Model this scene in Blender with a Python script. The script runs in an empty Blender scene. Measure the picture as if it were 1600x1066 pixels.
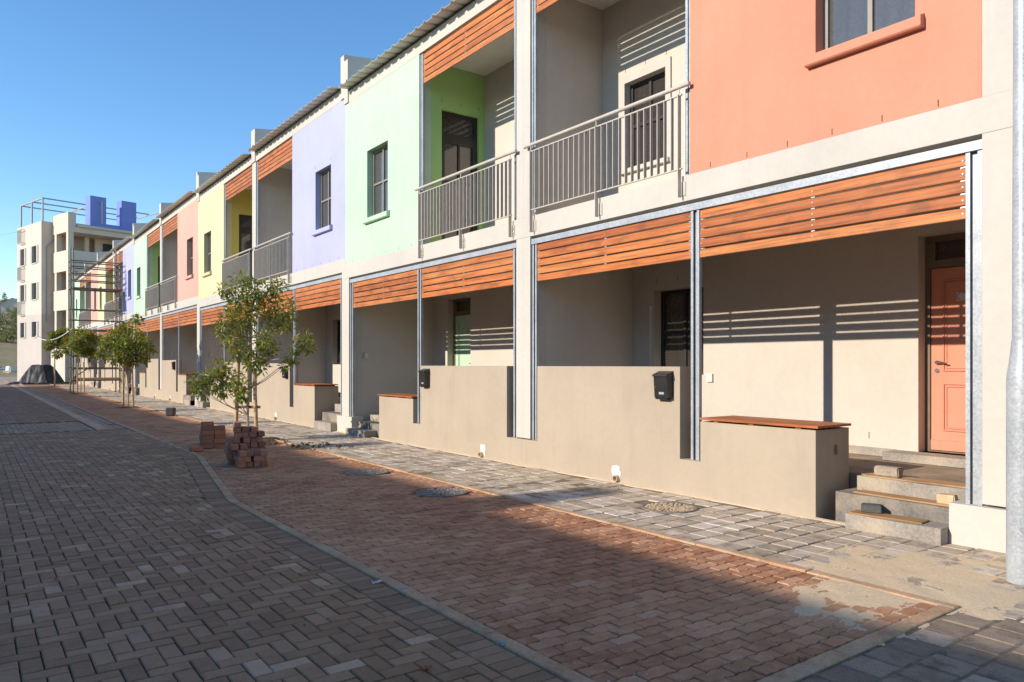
import bpy, bmesh, math, random
from mathutils import Vector, Matrix, noise
R = math.radians
random.seed(7)
scene = bpy.context.scene
COL = scene.collection

# ------------------------------------------------------------------ camera
# world axes: X = across the street towards the houses, Y = along the street, Z = up
F, CX, HY, EYE = 1157.0, 800.0, 569.0, 1.5          # focal length / centre / horizon in photo pixels, eye height
YAW = math.atan(848.0 / F)
cam_d = bpy.data.cameras.new('camera'); cam = bpy.data.objects.new('camera', cam_d); COL.objects.link(cam)
cam.location = (0, 0, EYE); cam.rotation_euler = (R(90), 0, -YAW)
cam_d.sensor_width = 36; cam_d.lens = 36 * F / 1600.0
cam_d.shift_x = 0.0; cam_d.shift_y = (HY - 533.0) / 1600.0
cam_d.clip_start = 0.05; cam_d.clip_end = 5000
scene.camera = cam

# ------------------------------------------------------------------ sky, sun, exposure
TRAVEL = Vector((1.0, -0.185, -0.44)).normalized()      # way the sunlight travels
ELEV = math.asin(-TRAVEL.z)
world = bpy.data.worlds.new('World'); scene.world = world; world.use_nodes = True
wn = world.node_tree.nodes; wl = world.node_tree.links
bg = wn['Background']; sky = wn.new('ShaderNodeTexSky'); sky.sky_type = 'NISHITA'; sky.sun_disc = False
sky.sun_elevation = ELEV; sky.sun_rotation = math.atan2(-TRAVEL.x, -TRAVEL.y)
sky.altitude = 0; sky.air_density = 0.9; sky.dust_density = 0.0; sky.ozone_density = 2.2
hs = wn.new('ShaderNodeHueSaturation'); hs.inputs['Saturation'].default_value = 1.19; wl.new(sky.outputs[0], hs.inputs['Color'])
wl.new(hs.outputs[0], bg.inputs[0]); bg.inputs[1].default_value = 0.142
sun_d = bpy.data.lights.new('sun', 'SUN'); sun = bpy.data.objects.new('sun', sun_d); COL.objects.link(sun)
sun_d.energy = 3.5; sun_d.angle = R(0.55); sun_d.color = (1.0, 0.90, 0.785)
sun.rotation_euler = TRAVEL.to_track_quat('-Z', 'Y').to_euler(); sun.location = (-20, 4, 12)
vs = scene.view_settings
vs.view_transform = 'Standard'; vs.look = 'None'; vs.gamma = 1; vs.use_curve_mapping = False; vs.exposure = 0.80

# ------------------------------------------------------------------ pixel helpers
CY, SY = math.cos(YAW), math.sin(YAW)
def ray(px, py):
    t = (px - CX) / F; v = (HY - py) / F
    return Vector((t * CY + SY, -t * SY + CY, v))        # per metre of depth
def at(px, py, depth):
    r = ray(px, py); return Vector((r.x * depth, r.y * depth, EYE + r.z * depth))
def project(p):
    x, y, z = p[0], p[1], p[2] - EYE
    dep = x * SY + y * CY; lat = x * CY - y * SY
    if dep < 0.1: return None
    return CX + F * lat / dep, HY - F * z / dep, dep
def in_view(p, m=30):
    q = project(p)
    return q is not None and -m < q[0] < 1600 + m and -m < q[1] < 1066 + m

# ------------------------------------------------------------------ materials
MATS = {}
class NT:
    def __init__(s, name):
        s.m = bpy.data.materials.new(name); s.m.use_nodes = True
        s.n = s.m.node_tree.nodes; s.l = s.m.node_tree.links
        s.b = s.n['Principled BSDF']; s.pos = s.n.new('ShaderNodeNewGeometry').outputs['Position']
        MATS[name] = s.m
    def vmul(s, vec, v):
        n = s.n.new('ShaderNodeVectorMath'); n.operation = 'MULTIPLY'; s.l.new(vec, n.inputs[0]); n.inputs[1].default_value = v
        return n.outputs[0]
    def noise(s, scale, detail=4, vec=None, rough=0.55):
        n = s.n.new('ShaderNodeTexNoise'); n.inputs['Scale'].default_value = scale; n.inputs['Detail'].default_value = detail
        n.inputs['Roughness'].default_value = rough
        s.l.new(vec if vec is not None else s.pos, n.inputs['Vector']); return n.outputs['Fac']
    def ramp(s, fac, stops):
        n = s.n.new('ShaderNodeValToRGB'); e = n.color_ramp.elements
        while len(e) < len(stops): e.new(0.5)
        for i, (p, c) in enumerate(stops): e[i].position = p; e[i].color = (*c, 1) if len(c) == 3 else c
        s.l.new(fac, n.inputs[0]); return n.outputs[0]
    def mix(s, fac, a, b, mode='MIX'):
        n = s.n.new('ShaderNodeMix'); n.data_type = 'RGBA'; n.blend_type = mode
        for sock, v in ((n.inputs[0], fac), (n.inputs[6], a), (n.inputs[7], b)):
            if isinstance(v, (int, float)): sock.default_value = v
            elif isinstance(v, tuple): sock.default_value = (*v, 1)
            else: s.l.new(v, sock)
        return n.outputs[2]
    def math(s, op, a, b=0.0):
        n = s.n.new('ShaderNodeMath'); n.operation = op
        for sock, v in ((n.inputs[0], a), (n.inputs[1], b)):
            if isinstance(v, (int, float)): sock.default_value = v
            else: s.l.new(v, sock)
        return n.outputs[0]
    def tone(s):                                          # random value per piece (object or baked attribute)
        o = s.n.new('ShaderNodeObjectInfo'); a = s.n.new('ShaderNodeAttribute'); a.attribute_name = 'tone'
        return s.math('FRACT', s.math('ADD', o.outputs['Random'], a.outputs['Fac']))
    def col(s, v):
        if isinstance(v, tuple): s.b.inputs['Base Color'].default_value = (*v, 1)
        else: s.l.new(v, s.b.inputs['Base Color'])
    def rough(s, v):
        if isinstance(v, (int, float)): s.b.inputs['Roughness'].default_value = v
        else: s.l.new(v, s.b.inputs['Roughness'])
    def bump(s, h, strength=0.3, dist=0.01, bevel=0.0):
        n = s.n.new('ShaderNodeBump'); n.inputs['Strength'].default_value = strength; n.inputs['Distance'].default_value = dist
        s.l.new(h, n.inputs['Height'])
        if bevel:
            b = s.n.new('ShaderNodeBevel'); b.inputs['Radius'].default_value = bevel; b.samples = 4; s.l.new(b.outputs[0], n.inputs['Normal'])
        s.l.new(n.outputs[0], s.b.inputs['Normal'])
def sc(c, k): return tuple(min(1.0, x * k) for x in c)

def plaster(name, c, var=0.07, stain=0.0, bevel=0.012):
    t = NT(name)
    f = t.noise(0.9, 5); g = t.noise(14, 3)
    base = t.ramp(t.math('ADD', t.math('MULTIPLY', f, 0.6), t.math('MULTIPLY', t.noise(0.33, 3), 0.4)), [(0.36, sc(c, 1 - var * 1.6)), (0.52, c), (0.66, sc(c, 1 + var))])
    base = t.mix(0.10, base, t.ramp(g, [(0.35, sc(c, 0.75)), (0.65, sc(c, 1.1))]))
    if stain:                                             # rising splash dirt and rain streaks
        st = t.noise(1.0, 5, t.vmul(t.pos, (5, 5, 0.5)))
        base = t.mix(t.math('MULTIPLY', t.ramp(st, [(0.52, (0, 0, 0)), (0.75, (1, 1, 1))]), stain), base, sc(c, 0.55))
    t.col(base); t.rough(0.85); t.b.inputs['Specular IOR Level'].default_value = 0.25
    t.bump(t.math('ADD', t.noise(90, 2), t.math('MULTIPLY', t.noise(5, 4), 3.0)), 0.34, 0.005, bevel)
    return t.m
WARM = (0.52, 0.485, 0.42)
plaster('plaster_pale', WARM, 0.05, 0.10)
plaster('plaster_veranda', (0.56, 0.50, 0.42), 0.05, 0.08)
plaster('plaster_tan', (0.41, 0.337, 0.248), 0.06, 0.16)
plaster('paint_salmon', (0.63, 0.262, 0.165), 0.05, 0.13)
plaster('paint_green', (0.455, 0.615, 0.43), 0.05, 0.13)
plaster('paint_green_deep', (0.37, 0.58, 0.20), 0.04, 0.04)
plaster('paint_lilac', (0.415, 0.42, 0.60), 0.05, 0.13)
plaster('paint_lilac_deep', (0.20, 0.21, 0.55), 0.04, 0.04)
plaster('paint_yellow', (0.625, 0.56, 0.325), 0.05, 0.13)
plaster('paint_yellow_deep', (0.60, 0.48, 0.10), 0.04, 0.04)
plaster('paint_pink', (0.62, 0.345, 0.27), 0.05, 0.13)
plaster('paint_pink_deep', (0.55, 0.13, 0.10), 0.04, 0.04)
plaster('paint_salmon_deep', (0.55, 0.13, 0.075), 0.04, 0.04)
plaster('building_white', (0.55, 0.495, 0.415), 0.03, 0.08)
plaster('building_grey', (0.48, 0.425, 0.37), 0.04, 0.08)
plaster('building_beige', (0.60, 0.51, 0.40), 0.04, 0.06)
plaster('building_purple', (0.20, 0.26, 0.58), 0.04, 0.05)
plaster('white_patch', (0.60, 0.58, 0.54), 0.05)
plaster('ceiling_white', (0.74, 0.71, 0.64), 0.03)

def concrete(name, c, rough=0.9, sand=0.0):
    t = NT(name)
    f = t.noise(3, 6); g = t.noise(45, 4)
    base = t.ramp(f, [(0.3, sc(c, 0.62)), (0.7, sc(c, 1.2))])
    base = t.mix(0.3, base, t.ramp(g, [(0.35, sc(c, 0.45)), (0.65, sc(c, 1.35))]))
    if sand:
        s_ = t.noise(2.2, 6)
        base = t.mix(t.math('MULTIPLY', t.ramp(s_, [(0.48, (0, 0, 0)), (0.62, (1, 1, 1))]), sand), base, (0.50, 0.40, 0.27))
    t.col(base); t.rough(rough); t.b.inputs['Specular IOR Level'].default_value = 0.2
    t.bump(t.math('ADD', t.noise(60, 4), t.math('MULTIPLY', t.noise(9, 4), 2)), 0.5, 0.006, 0.012)
    return t.m
concrete('concrete', (0.33, 0.29, 0.24), sand=0.5)
concrete('concrete_dark', (0.20, 0.18, 0.155), sand=0.35)
concrete('kerb_concrete', (0.47, 0.295, 0.17), sand=0.5)
concrete('channel_concrete', (0.55, 0.37, 0.245))
concrete('block_grey', (0.10, 0.095, 0.09))
concrete('stone_tan', (0.40, 0.33, 0.25))
concrete('floor_screed', (0.28, 0.215, 0.155), sand=0.3)
concrete('opposite_wall', (0.62, 0.47, 0.33))

def paver(name, stops, dust, dust_amt, spec=0.3, speckle=0.35, grime=0.25):
    t = NT(name)
    base = t.ramp(t.tone(), stops)
    g = t.noise(160, 3); f = t.noise(11, 5); big = t.noise(0.55, 4)
    base = t.mix(speckle, base, t.ramp(g, [(0.38, (0.25, 0.25, 0.25)), (0.62, (1.0, 1.0, 1.0))]), 'MULTIPLY')
    base = t.mix(t.math('MULTIPLY', t.ramp(f, [(0.45, (0, 0, 0)), (0.75, (1, 1, 1))]), dust_amt), base, dust)
    base = t.mix(t.math('MULTIPLY', t.ramp(big, [(0.45, (0, 0, 0)), (0.7, (1, 1, 1))]), dust_amt * 0.9), base, dust)
    gr = t.noise(4.5, 7, None, 0.7)
    base = t.mix(t.math('MULTIPLY', t.ramp(gr, [(0.5, (0, 0, 0)), (0.66, (1, 1, 1))]), grime), base, sc(stops[0][1], 0.45))
    t.col(base); t.rough(0.8); t.b.inputs['Specular IOR Level'].default_value = spec
    t.bump(t.math('ADD', g, t.math('MULTIPLY', f, 2.0)), 0.7, 0.005)
    return t.m
paver('paver_road', [(0, (0.285, 0.150, 0.076)), (0.45, (0.365, 0.20, 0.106)), (0.86, (0.43, 0.245, 0.134)), (0.94, (0.50, 0.305, 0.178)), (0.99, (0.60, 0.385, 0.245)), (1, (0.44, 0.14, 0.055))], (0.42, 0.24, 0.125), 0.35, 0.35)
paver('paver_border', [(0, (0.26, 0.145, 0.076)), (0.6, (0.35, 0.20, 0.108)), (1, (0.43, 0.26, 0.15))], (0.24, 0.18, 0.13), 0.4)
paver('paver_light', [(0, (0.31, 0.195, 0.12)), (0.5, (0.40, 0.255, 0.16)), (1, (0.50, 0.33, 0.215))], (0.46, 0.30, 0.18), 0.35)
paver('paver_red', [(0, (0.33, 0.140, 0.070)), (0.5, (0.42, 0.190, 0.098)), (0.85, (0.49, 0.235, 0.128)), (1, (0.55, 0.31, 0.185))], (0.62, 0.37, 0.20), 0.5)
paver('paver_grey', [(0, (0.33, 0.265, 0.195)), (0.4, (0.47, 0.39, 0.295)), (0.75, (0.57, 0.485, 0.385)), (1, (0.70, 0.61, 0.505))], (0.58, 0.45, 0.30), 0.65, 0.3, 0.35, 0.75)
paver('paver_dark', [(0, (0.21, 0.15, 0.10)), (0.5, (0.31, 0.23, 0.16)), (0.85, (0.41, 0.315, 0.225)), (1, (0.55, 0.44, 0.34))], (0.36, 0.285, 0.20), 0.5, 0.3, 0.45, 0.7)
paver('brick_red', [(0, (0.26, 0.125, 0.085)), (0.4, (0.40, 0.185, 0.115)), (0.8, (0.48, 0.235, 0.15)), (1, (0.56, 0.19, 0.075))], (0.42, 0.28, 0.2), 0.3)
paver('manhole_stone', [(0, (0.16, 0.135, 0.12)), (0.6, (0.30, 0.25, 0.21)), (1, (0.42, 0.36, 0.30))], (0.4, 0.31, 0.21), 0.5)
paver('manhole_sand', [(0, (0.30, 0.215, 0.13)), (0.6, (0.45, 0.33, 0.20)), (1, (0.58, 0.45, 0.29))], (0.55, 0.42, 0.27), 0.5)

def simple(name, c, rough=0.6, metal=0.0, var=0.15, scale=8, bump=0.15, spec=0.5):
    t = NT(name)
    f = t.noise(scale, 5)
    t.col(t.ramp(f, [(0.3, sc(c, 1 - var)), (0.7, sc(c, 1 + var))])); t.rough(rough)
    t.b.inputs['Metallic'].default_value = metal; t.b.inputs['Specular IOR Level'].default_value = spec
    if bump: t.bump(t.noise(scale * 6, 3), bump, 0.003)
    return t.m
simple('joint_sand_dark', (0.055, 0.044, 0.036), 0.95, bump=0.5, var=0.4, scale=20)
simple('joint_sand_red', (0.125, 0.075, 0.048), 0.95, bump=0.5, var=0.4, scale=20)
simple('joint_sand_grey', (0.17, 0.125, 0.075), 0.95, bump=0.5, var=0.5, scale=12)
simple('sand', (0.60, 0.46, 0.295), 0.95, var=0.12, scale=55, bump=0.8, spec=0.1)
simple('soil', (0.10, 0.065, 0.04), 0.95, var=0.4, scale=30, bump=0.9)
simple('ground_dirt', (0.33, 0.25, 0.165), 0.95, var=0.3, scale=0.3, bump=0.4)
simple('rail_paint', (0.47, 0.42, 0.35), 0.5, 0.0, 0.08)
simple('mailbox_black', (0.022, 0.020, 0.019), 0.38, 0.0, 0.2)
simple('frame_dark', (0.026, 0.022, 0.020), 0.4, 0.0, 0.2)
simple('frame_brown', (0.16, 0.115, 0.075), 0.45, 0.0, 0.15)
simple('frame_grey', (0.24, 0.205, 0.165), 0.5, 0.0, 0.12)
simple('slot_shade', (0.03, 0.02, 0.015), 0.9)
simple('screw_steel', (0.45, 0.45, 0.44), 0.45, 0.5)
simple('chrome', (0.70, 0.69, 0.67), 0.22, 1.0, 0.05, bump=0)
simple('plate_white', (0.66, 0.60, 0.52), 0.5, 0.0, 0.08)
simple('ink', (0.02, 0.018, 0.016), 0.6)
simple('pipe_tan', (0.50, 0.38, 0.22), 0.5)
simple('roof_metal', (0.56, 0.53, 0.47), 0.45, 0.0, 0.10, 5)
simple('tarp_black', (0.008, 0.008, 0.010), 0.5, 0.0, 0.3, 6, 0.6, 0.3)
simple('scaffold_steel', (0.19, 0.15, 0.115), 0.5, 0.3, 0.35, 10)
simple('scaffold_green', (0.13, 0.19, 0.14), 0.5, 0.3, 0.3)
simple('scaffold_red', (0.35, 0.06, 0.045), 0.5, 0.0, 0.3)
simple('plank_old', (0.20, 0.135, 0.08), 0.8, 0.0, 0.35, 7, 0.4)
simple('plank_new', (0.60, 0.40, 0.20), 0.7, 0.0, 0.2, 7, 0.3)
simple('stake_wood', (0.48, 0.315, 0.15), 0.75, 0.0, 0.3, 14, 0.5)
simple('bark', (0.34, 0.27, 0.18), 0.85, 0.0, 0.35, 25, 0.7)
simple('kiosk_grey', (0.42, 0.44, 0.45), 0.4, 0.2, 0.08)
simple('car_white', (0.78, 0.78, 0.77), 0.25, 0.0, 0.03, bump=0)
simple('rubber', (0.03, 0.03, 0.03), 0.7)
simple('red_lens', (0.45, 0.02, 0.02), 0.25, bump=0)
simple('paper_white', (0.62, 0.56, 0.49), 0.8)
simple('ribbon_blue', (0.12, 0.38, 0.55), 0.6)
simple('cable_grey', (0.35, 0.35, 0.35), 0.6)
simple('cable_white', (0.72, 0.70, 0.66), 0.6)
simple('shutter_grey', (0.40, 0.375, 0.33), 0.6)
simple('far_roof', (0.50, 0.48, 0.46), 0.7)
simple('leaf_dry', (0.35, 0.12, 0.04), 0.7)
simple('rubble', (0.52, 0.44, 0.34), 0.9, var=0.25)
simple('render_stain', (0.16, 0.125, 0.09), 0.9)

def glass(name, c, rough):
    t = NT(name)
    d = t.noise(40, 6); s_ = t.noise(1.0, 5, t.vmul(t.pos, (14, 14, 1.5)))
    t.col(t.ramp(t.math('MULTIPLY', d, s_), [(0.1, c), (0.5, sc(c, 1.5))]))
    t.rough(t.ramp(d, [(0.3, (rough,) * 3), (0.7, (rough + 0.05,) * 3)]))
    t.b.inputs['Specular IOR Level'].default_value = 0.9; t.b.inputs['Coat Weight'].default_value = 0.4; t.b.inputs['Coat Roughness'].default_value = 0.04
glass('glass_dusty', (0.070, 0.068, 0.060), 0.07)
glass('glass_dark', (0.035, 0.030, 0.026), 0.06)

t = NT('galvanised')
vor = t.n.new('ShaderNodeTexVoronoi'); vor.inputs['Scale'].default_value = 75
wv = t.mix(0.03, t.pos, t.n.new('ShaderNodeTexNoise').outputs['Color']); t.l.new(t.pos, vor.inputs['Vector'])
g = t.mix(0.5, t.ramp(vor.outputs['Color'], [(0.2, (0.26, 0.285, 0.30)), (0.8, (0.42, 0.44, 0.45))]), t.ramp(t.noise(3, 5), [(0.35, (0.29, 0.315, 0.33)), (0.65, (0.46, 0.48, 0.485))]))
t.col(g); t.b.inputs['Metallic'].default_value = 0.15; t.rough(t.ramp(vor.outputs['Color'], [(0, (0.32,) * 3), (1, (0.55,) * 3)]))
t.bump(t.noise(40, 4), 0.15, 0.002)

def wood(name, dark, mid, light, axis):
    t = NT(name)
    o = t.n.new('ShaderNodeObjectInfo'); rnd = o.outputs['Random']
    v = {'y': (38, 1.6, 60), 'x': (1.6, 38, 60)}[axis]
    cmb = t.n.new('ShaderNodeCombineXYZ')
    for i in range(3): t.l.new(t.math('MULTIPLY', rnd, 31.0), cmb.inputs[i])
    add = t.n.new('ShaderNodeVectorMath'); add.operation = 'ADD'; t.l.new(t.vmul(t.pos, v), add.inputs[0]); t.l.new(cmb.outputs[0], add.inputs[1])
    grain = t.noise(1.0, 5, add.outputs[0], 0.6)
    blot = t.noise(1.7, 4, t.vmul(add.outputs[0], (0.05, 1.0, 0.05) if axis == 'y' else (1.0, 0.05, 0.05)))
    c = t.ramp(grain, [(0.28, dark), (0.5, mid), (0.75, light)])
    c = t.mix(t.ramp(blot, [(0.52, (0, 0, 0)), (0.66, (0.5, 0.5, 0.5))]), c, sc(dark, 0.8))
    vr = t.ramp(rnd, [(0.0, (0.80, 0.74, 0.70)), (0.35, (1.0, 0.95, 0.9)), (0.7, (1.0, 1.12, 1.2)), (1.0, (0.72, 0.62, 0.58))])
    c = t.mix(1.0, c, vr, 'MULTIPLY')
    t.col(c); t.rough(0.55); t.b.inputs['Specular IOR Level'].default_value = 0.35
    t.bump(grain, 0.25, 0.002)
wood('wood_slat', (0.25, 0.070, 0.020), (0.48, 0.150, 0.036), (0.62, 0.235, 0.065), 'y')
wood('wood_bench', (0.22, 0.065, 0.02), (0.40, 0.125, 0.036), (0.50, 0.18, 0.06), 'y')
wood('wood_board', (0.22, 0.115, 0.045), (0.40, 0.215, 0.085), (0.52, 0.31, 0.14), 'y')

def leafmat(name, stops):
    t = NT(name)
    a = t.n.new('ShaderNodeAttribute'); a.attribute_name = 'tone'
    c = t.ramp(a.outputs['Fac'], stops); t.col(c); t.rough(0.38); t.b.inputs['Specular IOR Level'].default_value = 0.45
    tr = t.n.new('ShaderNodeBsdfTranslucent'); t.l.new(t.mix(0.4, c, (0.35, 0.42, 0.04)), tr.inputs[0])
    mx = t.n.new('ShaderNodeMixShader'); mx.inputs[0].default_value = 0.36
    t.l.new(t.b.outputs[0], mx.inputs[1]); t.l.new(tr.outputs[0], mx.inputs[2]); t.l.new(mx.outputs[0], t.n['Material Output'].inputs[0])
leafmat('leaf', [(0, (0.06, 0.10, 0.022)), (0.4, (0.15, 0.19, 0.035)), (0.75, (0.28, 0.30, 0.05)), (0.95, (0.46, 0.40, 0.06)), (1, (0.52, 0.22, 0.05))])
leafmat('bush_leaf', [(0, (0.06, 0.075, 0.03)), (0.5, (0.13, 0.14, 0.05)), (1, (0.24, 0.23, 0.09))])
t = NT('hill_ground')
hz = t.noise(0.035, 5); fn = t.noise(0.6, 5)
t.col(t.mix(0.5, t.ramp(hz, [(0.35, (0.17, 0.20, 0.05)), (0.5, (0.30, 0.22, 0.10)), (0.65, (0.36, 0.25, 0.13))]), t.ramp(fn, [(0.3, (0.12, 0.10, 0.05)), (0.7, (0.42, 0.32, 0.19))])))
t.rough(0.95); t.b.inputs['Specular IOR Level'].default_value = 0.1

# ------------------------------------------------------------------ mesh helpers
class MB:
    def __init__(s): s.v = []; s.f = []; s.t = []; s.w = False
    def add(s, vs_, fs, tone=None):
        o = len(s.v); s.v += [tuple(p) for p in vs_]; s.f += [tuple(i + o for i in f) for f in fs]
        if tone is not None: s.t += [tone] * len(fs)
        return s
    def box(s, x0, x1, y0, y1, z0, z1):
        x0, x1 = sorted((x0, x1)); y0, y1 = sorted((y0, y1)); z0, z1 = sorted((z0, z1))
        return s.add([(x0, y0, z0), (x1, y0, z0), (x1, y1, z0), (x0, y1, z0), (x0, y0, z1), (x1, y0, z1), (x1, y1, z1), (x0, y1, z1)],
                     [(0, 3, 2, 1), (4, 5, 6, 7), (0, 1, 5, 4), (1, 2, 6, 5), (2, 3, 7, 6), (3, 0, 4, 7)])
    def obox(s, c, dx, dy, dz, rz=0, tilt=0):
        m = Matrix.Translation(c) @ Matrix.Rotation(rz, 4, 'Z') @ Matrix.Rotation(tilt, 4, 'X')
        p = [m @ Vector((a * dx / 2, b * dy / 2, e * dz / 2)) for e in (-1, 1) for a, b in ((-1, -1), (1, -1), (1, 1), (-1, 1))]
        return s.add(p, [(0, 3, 2, 1), (4, 5, 6, 7), (0, 1, 5, 4), (1, 2, 6, 5), (2, 3, 7, 6), (3, 0, 4, 7)])
    def tube(s, p0, p1, r0, r1=None, seg=8, cap=True):
        p0, p1 = Vector(p0), Vector(p1); r1 = r0 if r1 is None else r1
        d = (p1 - p0).normalized(); a = d.orthogonal().normalized(); b = d.cross(a)
        ring = lambda p, r: [p + (a * math.cos(2 * math.pi * i / seg) + b * math.sin(2 * math.pi * i / seg)) * r for i in range(seg)]
        fs = [(i, (i + 1) % seg, seg + (i + 1) % seg, seg + i) for i in range(seg)]
        if cap: fs += [tuple(range(seg))[::-1], tuple(range(seg, 2 * seg))]
        return s.add(ring(p0, r0) + ring(p1, r1), fs)
    def path(s, pts, radii, seg=7):
        pts = [Vector(p) for p in pts]
        for i in range(len(pts) - 1): s.tube(pts[i], pts[i + 1], radii[i], radii[i + 1], seg)
        return s
    def lathe(s, prof, c=(0, 0, 0), seg=24):
        n = len(prof); c = Vector(c)
        vs_ = [c + Vector((r * math.cos(2 * math.pi * j / seg), r * math.sin(2 * math.pi * j / seg), z)) for r, z in prof for j in range(seg)]
        fs = [(i * seg + j, i * seg + (j + 1) % seg, (i + 1) * seg + (j + 1) % seg, (i + 1) * seg + j) for i in range(n - 1) for j in range(seg)]
        fs += [tuple(range(seg))[::-1], tuple(range((n - 1) * seg, n * seg))]
        return s.add(vs_, fs)
    def prism(s, poly, axis, a, b):                       # poly of 2-D points extruded along axis x / y / z
        n = len(poly); mk = {'x': lambda p, t_: (t_, p[0], p[1]), 'y': lambda p, t_: (p[0], t_, p[1]), 'z': lambda p, t_: (p[0], p[1], t_)}[axis]
        return s.add([mk(p, a) for p in poly] + [mk(p, b) for p in poly], [tuple(range(n)), tuple(range(n, 2 * n))] + [(i, (i + 1) % n, n + (i + 1) % n, n + i) for i in range(n)])
    def panel(s, u0, u1, v0, v1, t0, t1, holes, mp):       # slab with rectangular openings; mp(u, v, t) -> xyz
        s.w = True
        us = sorted({u0, u1, *[h[i] for h in holes for i in (0, 1) if u0 < h[i] < u1]})
        vs_ = sorted({v0, v1, *[h[i] for h in holes for i in (2, 3) if v0 < h[i] < v1]})
        def solid(i, j):
            if i < 0 or j < 0 or i >= len(us) - 1 or j >= len(vs_) - 1: return False
            cu, cv = (us[i] + us[i + 1]) / 2, (vs_[j] + vs_[j + 1]) / 2
            return not any(h[0] < cu < h[1] and h[2] < cv < h[3] for h in holes)
        for i in range(len(us) - 1):
            for j in range(len(vs_) - 1):
                if not solid(i, j): continue
                a, b, c, d = us[i], us[i + 1], vs_[j], vs_[j + 1]
                q = lambda *ps: s.add([mp(*p) for p in ps], [(0, 1, 2, 3)])
                q((a, c, t0), (b, c, t0), (b, d, t0), (a, d, t0)); q((a, c, t1), (b, c, t1), (b, d, t1), (a, d, t1))
                if not solid(i - 1, j): q((a, c, t0), (a, d, t0), (a, d, t1), (a, c, t1))
                if not solid(i + 1, j): q((b, c, t0), (b, d, t0), (b, d, t1), (b, c, t1))
                if not solid(i, j - 1): q((a, c, t0), (b, c, t0), (b, c, t1), (a, c, t1))
                if not solid(i, j + 1): q((a, d, t0), (b, d, t0), (b, d, t1), (a, d, t1))
        return s
    def mesh(s, name, mat, smooth=False, weld=True):
        me = bpy.data.meshes.new(name); me.from_pydata(s.v, [], s.f)
        if s.t:
            at_ = me.attributes.new('tone', 'FLOAT', 'FACE'); at_.data.foreach_set('value', s.t)
        if weld:
            bm = bmesh.new(); bm.from_mesh(me); s.w and bmesh.ops.remove_doubles(bm, verts=bm.verts, dist=1e-5)
            bmesh.ops.recalc_face_normals(bm, faces=bm.faces); bm.to_mesh(me); bm.free()
        me.materials.append(MATS[mat])
        if smooth:
            me.polygons.foreach_set('use_smooth', [True] * len(me.polygons))
            try: me.set_sharp_from_angle(angle=R(40))
            except Exception: pass
        me.update(); return me
    def build(s, name, mat, parent=None, smooth=False, loc=None, weld=True):
        return link(name, s.mesh(name, mat, smooth, weld), parent, loc)
def link(name, me, parent=None, loc=None, rot=None):
    o = bpy.data.objects.new(name, me); COL.objects.link(o)
    if parent is not None: o.parent = parent
    if loc is not None: o.location = loc
    if rot is not None: o.rotation_euler = rot
    return o
def tag(o, label, cat, group=None, kind=None):
    if label: o['label'] = label
    if cat: o['category'] = cat
    if group: o['group'] = group
    if kind: o['kind'] = kind
    return o
def empty(name, loc=(0, 0, 0), rz=0):
    o = bpy.data.objects.new(name, None); COL.objects.link(o); o.location = loc; o.rotation_euler = (0, 0, rz); o.empty_display_size = 0.2
    return o
def struct(o): o['kind'] = 'structure'; return o
def stuff(o): o['kind'] = 'stuff'; return o
def text_mesh(txt, size, mat):
    cu = bpy.data.curves.new('text', 'FONT'); cu.body = txt; cu.size = size; cu.extrude = 0.0008; cu.align_x = 'CENTER'; cu.align_y = 'CENTER'
    o = bpy.data.objects.new('text', cu); COL.objects.link(o); dg = bpy.context.evaluated_depsgraph_get()
    me = bpy.data.meshes.new_from_object(o.evaluated_get(dg)); bpy.data.objects.remove(o); me.materials.clear(); me.materials.append(MATS[mat]); return me

# ------------------------------------------------------------------ dimensions of the row
PITCH, S0, FX = 6.46, 2.33, 6.65                          # house width, first party line, facade plane
PARTY = lambda k: S0 + PITCH * k
KERB_N = 4.93                                             # pavement kerb
def road_edge(s):                                         # outer edge of the road (kerb centre line)
    if s < 8.4: return 2.335
    if s < 12.8: return 2.335 + (s - 8.4) / 4.4 * 0.70
    return 3.035

# ------------------------------------------------------------------ ground, road, pavements
g = MB(); g.add([(-900, -300, -0.10), (900, -300, -0.10), (900, 1500, -0.10), (-900, 1500, -0.10)], [(0, 1, 2, 3)])
struct(g.build('ground', 'ground_dirt', weld=False))
road = MB(); road.add([(-9.9, -14, -0.014), (2.335, -14, -0.014), (2.335, 8.4, -0.014), (3.035, 12.8, -0.014), (3.035, 64, -0.014), (-9.9, 64, -0.014)], [tuple(range(6))])
road = struct(road.build('road', 'joint_sand_dark', weld=False))
verge = MB(); verge.add([(2.335, 2.05, -0.012), (4.93, 2.05, -0.012), (4.93, 66, -0.012), (3.035, 66, -0.012), (3.035, 12.8, -0.012), (2.335, 8.4, -0.012)], [tuple(range(6))])
verge = struct(verge.build('brick_verge', 'joint_sand_red', weld=False))
pave = MB(); pave.box(4.93, 6.70, -6, 70, -0.09, -0.007)
pave = struct(pave.build('pavement', 'joint_sand_grey', weld=False))
apron = MB(); apron.box(2.385, 4.93, -6, 2.05, -0.09, -0.007)
apron = struct(apron.build('pavement_apron', 'joint_sand_grey', weld=False))

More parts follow.
